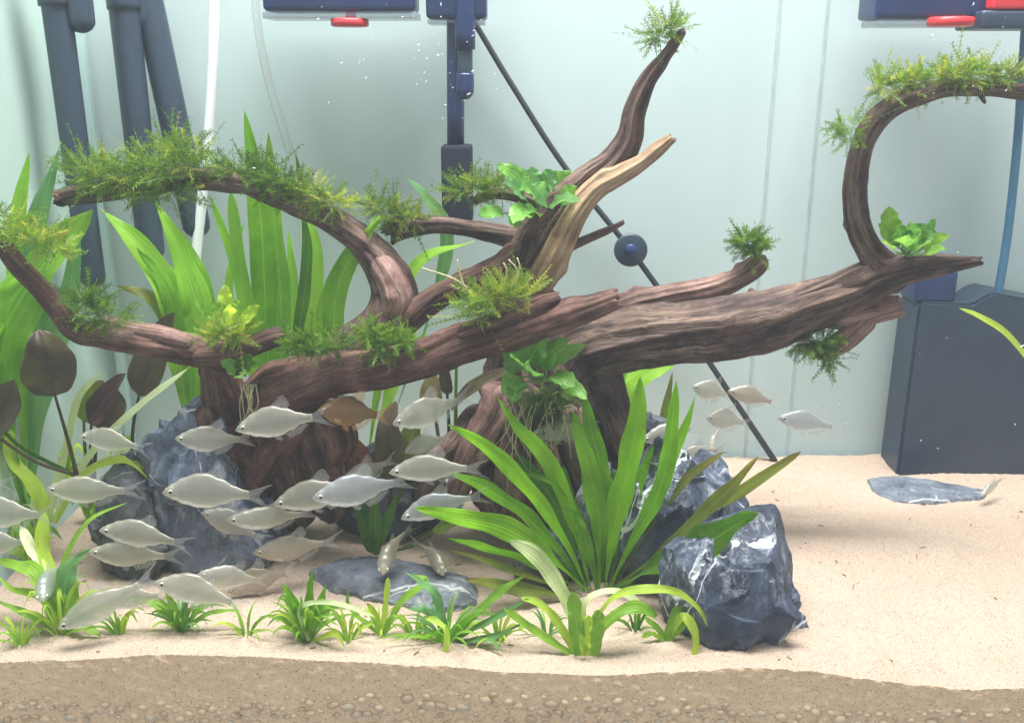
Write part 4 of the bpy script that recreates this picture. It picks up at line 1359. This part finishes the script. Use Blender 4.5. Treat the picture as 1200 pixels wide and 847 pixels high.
# anubias on the wood
def anubias(label, cpx, Y, leaves, mats=(None,), stalks=True, seed=1):
    c = P(cpx[0], cpx[1], Y)
    t = thing('anubias', label, 'plant', c)
    rnd = random.Random(seed)
    for i, (x0, y0, x1, y1, w, dy) in enumerate(leaves):
        mat = rnd.choice(mats)
        mx, my = (x0 + x1) / 2 + rnd.uniform(-3, 3), (y0 + y1) / 2 - abs(x1 - x0) * .10
        leaf(t, [(x0, y0, Y + dy * .3), (mx, my, Y + dy * .7), (x1, y1, Y + dy)], w, mat, 'ovate', rnd.uniform(-.35, .35), fold=.2, ripple=.08, n=14, seed=seed * 50 + i)
        if stalks:
            stem(t, [(cpx[0], cpx[1], Y), ((cpx[0] + x0) / 2 + rnd.uniform(-3, 3), (cpx[1] + y0) / 2, Y + dy * .15), (x0, y0, Y + dy * .3)], 1.5, mat, 'stalk', 8)
    return t


AL = [LA, LA, M['leaf_anubias'], LBG]
anubias('glossy broad leaved plant tied in the fork of the tall driftwood limb', (632, 248), .89, [
    (618, 222, 582, 194, 26, -.02), (615, 232, 592, 212, 22, -.03), (628, 222, 622, 195, 24, 0), (636, 222, 652, 200, 26, -.01),
    (640, 228, 676, 208, 26, .0), (646, 235, 684, 226, 24, -.01), (628, 232, 612, 208, 24, -.03), (640, 238, 624, 216, 26, -.045),
    (645, 240, 680, 236, 22, -.05), (630, 250, 604, 248, 24, -.03), (618, 244, 602, 262, 26, -.05), (590, 250, 560, 252, 18, -.04),
    (600, 255, 606, 268, 18, -.05), (652, 224, 668, 198, 22, .01), (655, 240, 676, 218, 22, -.03), (660, 250, 690, 240, 16, .01)], AL, True, 3)
anubias('green broad leaved plant growing under the log on the trunk front', (635, 446), .81, [
    (612, 432, 588, 402, 30, -.01), (622, 424, 640, 396, 34, -.02), (632, 430, 668, 398, 28, -.02), (640, 432, 686, 404, 18, -.01),
    (606, 440, 590, 462, 28, -.02), (612, 448, 600, 472, 24, -.03), (648, 440, 676, 452, 26, -.03), (660, 446, 688, 468, 20, -.03),
    (618, 432, 600, 418, 26, -.04), (628, 440, 614, 428, 24, -.045), (626, 420, 612, 398, 22, .01)], AL, True, 4)
anubias('small bright green plant sitting in the bend of the hooked branch', (1062, 300), .85, [
    (1046, 282, 1042, 242, 26, .0), (1050, 288, 1030, 262, 18, -.01), (1058, 286, 1050, 264, 22, -.02), (1064, 286, 1068, 260, 22, -.02),
    (1072, 286, 1084, 262, 20, -.01), (1076, 290, 1098, 272, 18, -.01), (1080, 292, 1114, 276, 14, -.01), (1062, 292, 1060, 276, 22, -.04),
    (1074, 296, 1090, 284, 18, -.04), (1050, 296, 1034, 284, 18, -.04), (1082, 298, 1108, 292, 14, -.03), (1068, 294, 1078, 274, 16, -.045),
    (1086, 280, 1096, 256, 12, .0)], [LA, LA, M['leaf_grass']], True, 5)
anubias('curly lime green plant on the low reddish limb', (272, 400), .825, [
    (262, 376, 248, 354, 18, -.01), (268, 372, 264, 334, 20, .0), (276, 372, 282, 352, 18, -.01), (282, 378, 304, 358, 16, -.01),
    (286, 384, 310, 376, 18, -.01), (262, 384, 244, 372, 16, -.02), (272, 380, 268, 356, 18, -.02), (280, 386, 296, 372, 18, -.03), (258, 372, 258, 340, 14, .01), (290, 376, 302, 364, 12, -.01)], [LL, LL, LG], True, 6)
anubias('few green leaves below the knot of the reddish driftwood', (276, 440), .81, [
    (276, 436, 258, 424, 18, -.01), (280, 434, 296, 416, 18, -.01), (284, 438, 306, 428, 16, -.01), (280, 442, 290, 436, 14, -.02)], [LD, LA], True, 7)


# ------------------------------------------------------------------ moss
def moss(label, spots, Y, mats, seed, nf, lenpx=(14, 30), up=.8, group='moss clumps tied on the driftwood'):
    """spots: (px, py, radius_px). Every frond is a curved stem with pairs of tiny leaves."""
    rnd = random.Random(seed)
    vs, fs, at, mi = [], [], [], []
    wsum = sum(s[2] for s in spots)
    for px, py, r in spots:
        sc = mpp(py, Y)
        c = P(px, py, Y)
        for _ in range(int(nf * .92 * r / wsum)):
            d = Vector((rnd.gauss(0, 1), rnd.gauss(0, 1), rnd.gauss(0, 1))).normalized()
            rr = r * sc * rnd.random() ** .6
            p = c + Vector((d.x * rr, d.y * rr * .55, d.z * rr * .36))
            g = (d * .9 + Vector((rnd.uniform(-.6, .6), rnd.uniform(-.6, .2), up * rnd.uniform(-.15, 1.0)))).normalized()
            Lf = rnd.uniform(*lenpx) * sc * (1.75 if rnd.random() < .12 else 1.1)
            ns = rnd.randint(6, 9)
            bend = Vector((rnd.uniform(-1, 1), rnd.uniform(-1, 1), rnd.uniform(-1.0, .5))) * .30
            mt = rnd.choices(range(len(mats)), [3, 2, 1][:len(mats)])[0]
            rv = rnd.random()
            side0 = g.cross(Vector((rnd.uniform(-1, 1), rnd.uniform(-1, 1), rnd.uniform(-1, 1)))).normalized()
            step = Lf / ns
            prevq = p
            for k in range(ns):
                gg = (g + bend * (k / ns)).normalized()
                q = prevq + gg * step
                w = sc * .55
                sd = (side0 - gg * side0.dot(gg)).normalized()
                b = len(vs)
                vs += [prevq - sd * w, prevq + sd * w, q + sd * w * .8, q - sd * w * .8]
                at += [(0.6, .5, rv)] * 4
                fs.append([b, b + 1, b + 2, b + 3]); mi.append(mt)
                for s in (-1, 1):
                    ll = sc * rnd.uniform(4.0, 8.0) * (1.05 - .5 * k / ns)
                    dirn = (gg * .75 + sd * s * .8 + gg.cross(sd) * rnd.uniform(-.5, .5)).normalized()
                    wn = dirn.cross(gg.cross(sd) + Vector((rnd.uniform(-.4, .4), rnd.uniform(-.4, .4), rnd.uniform(-.4, .4)))).normalized() * sc * rnd.uniform(.45, .85)
                    b = len(vs)
                    vs += [q, q + dirn * ll * .5 + wn, q + dirn * ll, q + dirn * ll * .5 - wn]
                    at += [(0.2, .2, rv), (.7, .5, rv), (.2, .9, rv), (-.7, .5, rv)]
                    fs.append([b, b + 1, b + 2, b + 3]); mi.append(mt)
                prevq = q
    o = mk('moss_clump', vs, fs, mats[0], None, {'luv': at}, smooth_on=False)
    for mm in mats[1:]:
        o.data.materials.append(mm)
    o.data.polygons.foreach_set('material_index', mi)
    return tag(o, label, 'moss', group)


MO, MD, MY = M['moss'], M['moss_dark'], M['moss_yellow']
moss('moss clump at the low outer tip of the reddish limb', [(12, 268, 22), (40, 280, 24), (62, 290, 18), (-12, 255, 18)], .795, [MO, MY, MD], 1, 230, (14, 28))
moss('moss clump in the low bend of the reddish limb', [(98, 352, 18), (112, 365, 20), (128, 374, 16)], .805, [MO, MD], 2, 150, (14, 30))
moss('largest moss clump covering the outer end of the arched limb', [(105, 200, 28), (135, 205, 32), (165, 200, 34), (195, 195, 34), (225, 195, 30), (160, 222, 28), (200, 225, 26), (110, 215, 18), (215, 175, 22)], .885, [MD, MO, MY], 3, 620, (16, 36))
moss('moss clump over the middle of the arched limb', [(280, 198, 18), (300, 205, 22), (325, 215, 22), (345, 222, 18)], .885, [MD, MO], 4, 240, (14, 30))
moss('yellowish moss clump lower down the arched limb', [(362, 226, 16), (380, 234, 18), (392, 240, 14)], .885, [MY, MO, MD], 5, 150, (14, 28))
moss('moss clump on the stub behind the arched limb', [(445, 245, 14), (462, 252, 18), (482, 258, 14)], .912, [MO, MY, MD], 6, 150, (14, 28))
moss('moss clump on the short branch in front of the black sponge', [(540, 222, 14), (560, 220, 18), (582, 222, 14)], .885, [MO, MY], 7, 150, (14, 26))
moss('tall yellow moss tuft on top of the log', [(555, 355, 16), (575, 350, 22), (595, 345, 18), (612, 344, 12), (560, 370, 14)], .793, [MO, MY, MO], 8, 260, (14, 32), 1.0)
moss('moss clump on the log beside the arch foot', [(350, 408, 14), (368, 404, 18), (392, 402, 14)], .805, [MO, MD], 9, 170, (12, 22))
moss('bright moss clump in the middle of the log', [(440, 400, 14), (455, 402, 18), (472, 400, 14), (432, 390, 12)], .80, [MO, MD], 10, 200, (12, 26))
moss('mixed moss below the curly lime green plant', [(250, 390, 14), (265, 392, 16), (282, 392, 12)], .805, [MO, MY], 11, 130, (10, 22))
moss('moss tuft on the very tip of the tall limb', [(768, 44, 13), (778, 38, 13), (788, 32, 11)], .872, [MO, MY, MD], 12, 100, (14, 28))
moss('small round moss tuft at the end of the thin rear limb', [(872, 284, 12), (884, 284, 12), (878, 292, 12)], .915, [MD, MO], 13, 130, (10, 20))
moss('moss tuft on the shoulder of the hooked branch', [(1035, 100, 14), (1055, 98, 16), (1072, 95, 12)], .84, [MO, MY], 14, 140, (12, 26))
moss('thick moss tuft on top of the hooked branch', [(1105, 92, 16), (1128, 88, 20), (1150, 88, 16)], .83, [MO, MY, MO], 15, 200, (12, 28))
moss('thin moss tuft at the outer end of the hooked branch', [(1180, 88, 12), (1200, 90, 12)], .825, [MY, MO], 16, 70, (10, 20))
moss('sparse moss on the outer side of the hooked branch', [(1000, 148, 12), (996, 160, 11), (985, 146, 8)], .845, [MO, MD], 17, 55, (14, 26), .1)
moss('moss clump hanging under the thick sideways limb', [(945, 402, 14), (962, 408, 16), (965, 398, 14), (972, 420, 8)], .86, [MD, MO], 18, 160, (12, 24), -.6)
moss('dark moss on the trunk below the broad leaved plant', [(635, 470, 18), (645, 485, 16), (630, 490, 14), (650, 460, 14)], .815, [MD, MO], 19, 200, (10, 22), -.5)
# dead pale moss strands and air-roots
t = thing('dead_moss', 'dry straw coloured strands sticking up beside the yellow moss tuft', 'moss', P(570, 360, .79))
for i, pts in enumerate([[(548, 338, 0), (530, 326, 0), (494, 314, 0)], [(545, 340, 0), (538, 318, 0), (536, 304, 0)], [(598, 340, 0), (606, 318, 0), (596, 304, 0)], [(604, 336, 0), (609, 314, 0), (606, 302, 0)], [(592, 338, 0), (594, 318, 0), (590, 308, 0)]]):
    stem(t, [(x, y, .79 + d) for x, y, d in pts], 1.6, M['root'], 'strand', 10, .5)
t = thing('air_roots', 'pale thin roots hanging from the wood below the knot', 'roots', P(300, 470, .81))
rr_ = random.Random(5)
for i in range(9):
    x = 282 + i * 2.2
    stem(t, [(x, 450, .812), (x + rr_.uniform(-6, 8), 475, .808), (x + rr_.uniform(-14, 14), 500 + rr_.uniform(-8, 14), .81)], .7, M['root'], 'root', 8, .6)
t = thing('air_roots', 'pale thin roots trailing down the trunk front', 'roots', P(625, 500, .80))
for i in range(16):
    x = 590 + i * 4.4
    stem(t, [(x, 470, .808), (x + rr_.uniform(-16, 10), 500, .80), (x + rr_.uniform(-30, 16), 535 + rr_.uniform(-10, 26), .80)], .7, M['root'], 'root', 8, .6)

# ------------------------------------------------------------------ fish
def fish_profile(t):
    """Upper and lower outline and half width at t (0 nose, 1 tail root), in body lengths of the whole fish."""
    up = interp(t, [(0, .004), (.05, .042), (.12, .078), (.25, .130), (.40, .168), (.52, .172), (.68, .128), (.84, .068), (.94, .044), (1, .043)])
    lo = interp(t, [(0, .008), (.05, .036), (.12, .068), (.25, .118), (.40, .150), (.55, .150), (.70, .108), (.85, .054), (.94, .040), (1, .041)])
    wd = interp(t, [(0, .006), (.06, .030), (.15, .052), (.28, .066), (.45, .066), (.65, .045), (.85, .020), (1, .007)])
    return up, lo, wd


BODY = .78


def bend_of(x, bend):
    """sideways offset: the rear half sways."""
    s = max(0.0, (.45 - x) - 0.0)      # x runs +.5 (nose) to -.5 (tail tip)
    return bend * s * s


def fish_meshes(bend, body_mat, fin_mat):
    n, m = 34, 22
    vs, fs = [], []
    for i in range(n + 1):
        t = (i / n)
        t = t ** 1.15
        up, lo, wd = fish_profile(t)
        x = .5 - BODY * t
        gill = 1 + .05 * math.exp(-((t - .235) / .018) ** 2) - .05 * math.exp(-((t - .275) / .02) ** 2)
        for k in range(m):
            a = 2 * math.pi * k / m
            ca, sa = math.cos(a), math.sin(a)
            y = wd * gill * math.copysign(abs(ca) ** .9, ca)
            z = (up if sa > 0 else lo) * sa
            z += .010 * math.sin(t * 3.1)
            vs.append((x, y + bend_of(x, bend), z))
    for i in range(n):
        for k in range(m):
            k2 = (k + 1) % m
            fs.append([i * m + k, (i + 1) * m + k, (i + 1) * m + k2, i * m + k2])
    fs.append(list(range(m)))
    fs.append([n * m + k for k in range(m)][::-1])
    out = {'body': mesh_from('fish_body', vs, fs, body_mat)}

    def fin(name, root, tip, rows=6, cols=10, ysp=0.0):
        """Sheet between a root line and a free edge, both lists of (x, z)."""
        a = spline([(p[0], p[1], 0) for p in root], cols + 1)
        b = spline([(p[0], p[1], 0) for p in tip], cols + 1)
        v, f, at = [], [], []
        for r in range(rows + 1):
            s = r / rows
            for c in range(cols + 1):
                x = lerp(a[c][0], b[c][0], s); z = lerp(a[c][1], b[c][1], s)
                v.append((x, bend_of(x, bend) + ysp * s + .0035 * math.sin(c * 1.3) * s, z))
                at.append((c / cols, s, 0))
        for r in range(rows):
            for c in range(cols):
                q = r * (cols + 1) + c
                f.append([q, q + 1, q + cols + 2, q + cols + 1])
        return mesh_from(name, v, f, fin_mat, {'luv': at})

    out['dorsal_fin'] = fin('dorsal_fin', [(.13, .165), (.04, .165), (-.05, .128)], [(.085, .20), (-.035, .275), (-.085, .175)])
    out['anal_fin'] = fin('anal_fin', [(.02, -.135), (-.08, -.095), (-.19, -.048)], [(-.01, -.185), (-.12, -.150), (-.215, -.070)])
    out['tail_fin'] = fin('tail_fin', [(-.265, .036), (-.27, .0), (-.265, -.036)], [(-.500, .130), (-.375, .004), (-.500, -.122)], 8, 14)
    out['pelvic_fin'] = fin('pelvic_fin', [(.155, -.136), (.12, -.140), (.09, -.140)], [(.11, -.180), (.07, -.188), (.055, -.160)], 4, 6, .02)
    out['pectoral_fin'] = fin('pectoral_fin', [(.275, -.045), (.272, -.060), (.265, -.075)], [(.20, -.050), (.175, -.080), (.19, -.100)], 4, 6, 0)
    for v in out['pectoral_fin'].vertices:
        v.co.y = -.062 - .10 * (.275 - v.co.x)
    return out


def ball_mesh(name, r, mat, flat=.5):
    bm = bmesh.new()
    bmesh.ops.create_uvsphere(bm, u_segments=16, v_segments=10, radius=r)
    for v in bm.verts:
        v.co.y *= flat
    me = bpy.data.meshes.new(name)
    bm.to_mesh(me); bm.free()
    me.polygons.foreach_set('use_smooth', [True] * len(me.polygons))
    me.materials.append(mat)
    return me


EYE = ball_mesh('eye', .0250, M['eye'], .55)
PUP = ball_mesh('pupil', .0150, M['pupil'], .5)
VAR = {}


def fish(label, nose, tail, hpx, Yn, Yt, mat='fish', bend=0.0, fin='fin', upv=None):
    wide = 1.0 if hpx else 1.7
    """nose, tail: pixel of the snout and of the tail tip; hpx: body depth as seen; Yn, Yt: their distances."""
    a, b = P(nose[0], nose[1], Yn), P(tail[0], tail[1], Yt)
    ax = (a - b); L = ax.length; ax.normalize()
    up = Vector(upv) if upv else Vector((0, 0, 1))
    up = (up - ax * up.dot(ax)).normalized()
    yv = up.cross(ax).normalized()
    key = (mat, round(bend, 2), fin)
    if key not in VAR:
        VAR[key] = fish_meshes(bend, M[mat], M[fin])
    ms = VAR[key]
    r = bpy.data.objects.new('fish', None)
    r.empty_display_size = .1
    COL.objects.link(r)
    zs = hpx * .90 * mpp((nose[1] + tail[1]) / 2, (Yn + Yt) / 2) / (.322 * L) if hpx else 1.0
    zs = max(.6, min(1.35, zs))
    R = Matrix((ax, yv, up)).transposed().to_4x4()
    r.matrix_world = Matrix.Translation((a + b) / 2) @ R @ Matrix.Diagonal((L, L * wide, L * zs, 1))
    tag(r, label, 'fish', 'shoal of silvery fish')
    for nm in ('body', 'dorsal_fin', 'anal_fin', 'tail_fin', 'pelvic_fin', 'pectoral_fin'):
        o = bpy.data.objects.new(nm, ms[nm])
        COL.objects.link(o); o.parent = r
        if nm == 'pectoral_fin':
            o2 = bpy.data.objects.new(nm, ms[nm]); COL.objects.link(o2); o2.parent = r
            o2.scale = (1, -1, 1)
    for s in (-1, 1):
        e = bpy.data.objects.new('eye', EYE); COL.objects.link(e); e.parent = r
        e.location = (.5 - BODY * .105, s * .034, .018)
        e.scale = (1, 1, 1 / zs)
        q = bpy.data.objects.new('pupil', PUP); COL.objects.link(q); q.parent = e
        q.location = (.001, s * .0085, 0)
    return r


FISH = [
    ('silvery fish passing right in front of the reddish driftwood stump', (276, 504), (392, 480), 42, .775, .79, 'fish', .2),
    ('silvery fish at the top of the veined rock with its tail by the stump', (205, 514), (300, 522), 36, .79, .80, 'fish', -.3),
    ('grey fish just below the folded purple leaf', (92, 511), (182, 522), 31, .78, .79, 'fish', .25),
    ('grey fish crossing the straight pale blades', (54, 573), (166, 582), 38, .765, .77, 'fish', -.2),
    ('broad silvery fish in front of the veined rock centre', (190, 577), (322, 574), 48, .76, .775, 'fish', .2),
    ('slim pinkish grey fish above the white vein crossing', (265, 609), (378, 612), 32, .765, .78, 'fish', -.35),
    ('grey fish in front of the edge of the black craggy rock', (116, 621), (232, 632), 38, .755, .765, 'fish', .2),
    ('grey fish at the foot of the black craggy rock, below another', (104, 646), (214, 660), 37, .75, .76, 'fish', -.2),
    ('low grey fish above the grassy tuft', (180, 683), (298, 700), 42, .685, .70, 'fish', .3),
    ('faded fish above the sand right of the veined rock foot', (266, 694), (350, 660), 38, .765, .79, 'fish_warm', .2),
    ('faded fish at the right lower corner of the veined rock', (296, 648), (404, 640), 36, .775, .79, 'fish_warm', -.2),
    ('yellowish fish partly covered by the bluish white fish', (320, 592), (442, 562), 42, .775, .79, 'fish', .15),
    ('bluish white fish with a bright eye, leading the middle of the shoal', (366, 584), (490, 566), 44, .755, .77, 'fish_cool', -.15),
    ('silvery fish whose tail touches the sword plant blades', (456, 554), (572, 540), 37, .765, .775, 'fish', .25),
    ('silvery fish in front of the brown leaves left of the trunk', (460, 497), (560, 468), 40, .775, .79, 'fish', -.25),
    ('white fish tilted up beside the lowest left sword blade', (470, 608), (570, 568), 36, .755, .775, 'fish_cool', .3),
    ('small blurred fish hidden behind the silvery fish near the trunk root', (474, 530), (530, 506), 26, .82, .84, 'fish_pale', .2),
    ('small fish seen head on over the left of the flat pale rock', (449, 673), (454, 612), None, .755, .815, 'fish_warm', .3),
    ('small fish seen head on over the right of the flat pale rock', (519, 674), (508, 626), None, .765, .82, 'fish_warm', -.3),
    ('pale fish in the dark trunk hollow behind the sword blades', (622, 509), (700, 500), 29, .80, .82, 'fish', .1),
    ('pale fish half hidden by the right sword blades', (752, 516), (822, 498), 28, .81, .83, 'fish_pale', .1),
    ('pale fish in open water crossing the cable, highest of the group', (811, 453), (864, 468), 28, .96, .97, 'fish_pale', -.2),
    ('pale fish in open water right behind the highest of the group', (853, 458), (914, 471), 25, .97, .98, 'fish_warm', .2),
    ('darker fish in open water just under the two pale ones', (828, 490), (878, 494), 30, .94, .96, 'fish', .2),
    ('tiny pinkish fish pointing down in open water below the darker one', (833, 527), (836, 496), None, 1.0, 1.03, 'fish_pale', .2),
    ('lone shiny fish nearest the dark filter box in open water', (911, 490), (988, 500), 29, .93, .94, 'fish_cool', .15),
    ('faded fish low over the sand behind the round rock', (790, 543), (850, 520), 28, .95, .97, 'fish_pale', .2),
    ('large faded fish cut off at the left beside the pale blades', (-42, 603), (72, 597), 44, .72, .73, 'fish', .2),
    ('fish tail entering beside the neon yellow leaf', (-80, 560), (26, 562), 34, .74, .75, 'fish', .2),
    ('fish pointing steeply down over the tall foreground plant', (68, 736), (186, 680), 40, .668, .68, 'fish', -.2),
    ('small bluish fish seen head on among the foreground plant leaves', (50, 704), (48, 658), None, .675, .73, 'fish_cool', .3),
    ('faded fish swimming low between the tall foreground plant and the grassy tuft', (118, 706), (206, 690), 34, .69, .70, 'fish', .2),
    ('faded fish overlapping the tail of the low grey fish', (232, 672), (318, 690), 34, .70, .715, 'fish_pale', -.3),
    ('faded fish slipping behind the slim pinkish grey fish', (236, 600), (316, 628), 34, .80, .815, 'fish_pale', .3),
    ('blurred fish at the left edge above the lime plant', (-30, 640), (44, 628), 34, .73, .74, 'fish_pale', .3),
    ('small faded fish between the yellowish fish and the trunk root', (398, 566), (470, 540), 28, .81, .83, 'fish_pale', -.2),
    ('tiny pale fish above the half buried flat rock', (1150, 581), (1176, 555), 15, .95, .98, 'fish_pale', .1),
]
for lab, no, ta, hp, yn, yt, mt, bd in FISH:
    fish(lab, no, ta, hp, yn, yt, mt, bd)
fish('amber brown fish in the shade below the log', (372, 480), (462, 492), 42, .80, .815, 'fish_amber', -.2, 'fin_amber')

# ------------------------------------------------------------------ bubbles drifting in the upper water
rb = random.Random(21)
vs, fs = [], []
bm = bmesh.new(); bmesh.ops.create_icosphere(bm, subdivisions=1, radius=1)
iv = [v.co.copy() for v in bm.verts]; bm.verts.index_update(); jf = [[v.index for v in f.verts] for f in bm.faces]; bm.free()
zones = [((340, 700), (0, 130), 90), ((480, 560), (0, 160), 50), ((420, 520), (40, 80), 20), ((1060, 1200), (0, 110), 30), ((250, 1200), (60, 420), 45), ((850, 1200), (380, 530), 20)]
for xr, yr, cnt in zones:
    for _ in range(int(cnt * .6)):
        px, py = rb.uniform(*xr), rb.uniform(*yr)
        Y = rb.uniform(.72, 1.0)
        c = P(px, py, Y); s = rb.choice([.5, .6, .8, 1.0, 1.3]) * .55 * mpp(py, Y)
        st = rb.choice([1, 1, 1.5, 3.0, 4.5]); an = rb.gauss(.6, .7)
        d = Vector((math.cos(an), 0, math.sin(an)))
        b = len(vs)
        for q in iv:
            vs.append(c + q * s + d * (q.dot(d)) * s * (st - 1))
        fs += [[b + k for k in f] for f in jf]
o = mk('air_bubbles', vs, fs, M['bubble'])
tag(o, 'tiny white air bubbles drifting in the upper water', 'bubbles', kind='stuff')

# ------------------------------------------------------------------ plant waste on the sand
vs, fs = [], []
for _ in range(90):
    px, py = (rb.uniform(0, 900), rb.uniform(640, 768)) if rb.random() < .75 else (rb.uniform(880, 1200), rb.uniform(545, 780))
    c = G(px, py)
    if c.y < YF + .004: continue
    an = rb.uniform(0, 6.28); d = Vector((math.cos(an), math.sin(an), rb.uniform(-.1, .3))); sd = Vector((-d.y, d.x, 0))
    ln = rb.uniform(.0008, .0035) * (2 if rb.random() < .1 else 1); w = rb.uniform(.0002, .0005)
    b = len(vs)
    z = Vector((0, 0, .0008))
    for k in (-1, -.3, .3, 1):
        for sgn in (-1, 1):
            vs.append(c + z + d * ln * k + sd * (w * sgn) + Vector((0, 0, .0004 * sgn)))
        vs.append(c + z + d * ln * k + Vector((0, 0, .0007)))
    for k in range(3):
        a0 = b + k * 3
        fs += [[a0, a0 + 2, a0 + 5, a0 + 3], [a0 + 2, a0 + 1, a0 + 4, a0 + 5]]
o = mk('plant_debris', vs, fs, mat_plain('debris', (.12, .08, .04), .8, 0, .4, 200))
tag(o, 'tiny dark bits of plant waste scattered over the sand', 'debris', kind='stuff')

# ------------------------------------------------------------------ cloudy water
v, f = box_data(-.62, .86, -.10, 1.22, -1.0 * .12, .80)
hz = mk('haze', v, f, None, smooth_on=False)
hm = bpy.data.materials.new('cloudy_water'); hm.use_nodes = True
nt = hm.node_tree
nt.nodes.remove(nt.nodes['Principled BSDF'])
pv = nt.nodes.new('ShaderNodeVolumePrincipled')
pv.inputs['Color'].default_value = (.80, .92, 1.0, 1)
pv.inputs['Density'].default_value = .040
pv.inputs['Anisotropy'].default_value = .2
nt.links.new(pv.outputs[0], nt.nodes['Material Output'].inputs['Volume'])
hz.data.materials.append(hm)
tag(hz, 'thin pale cloudiness filling the water', 'water', kind='stuff')
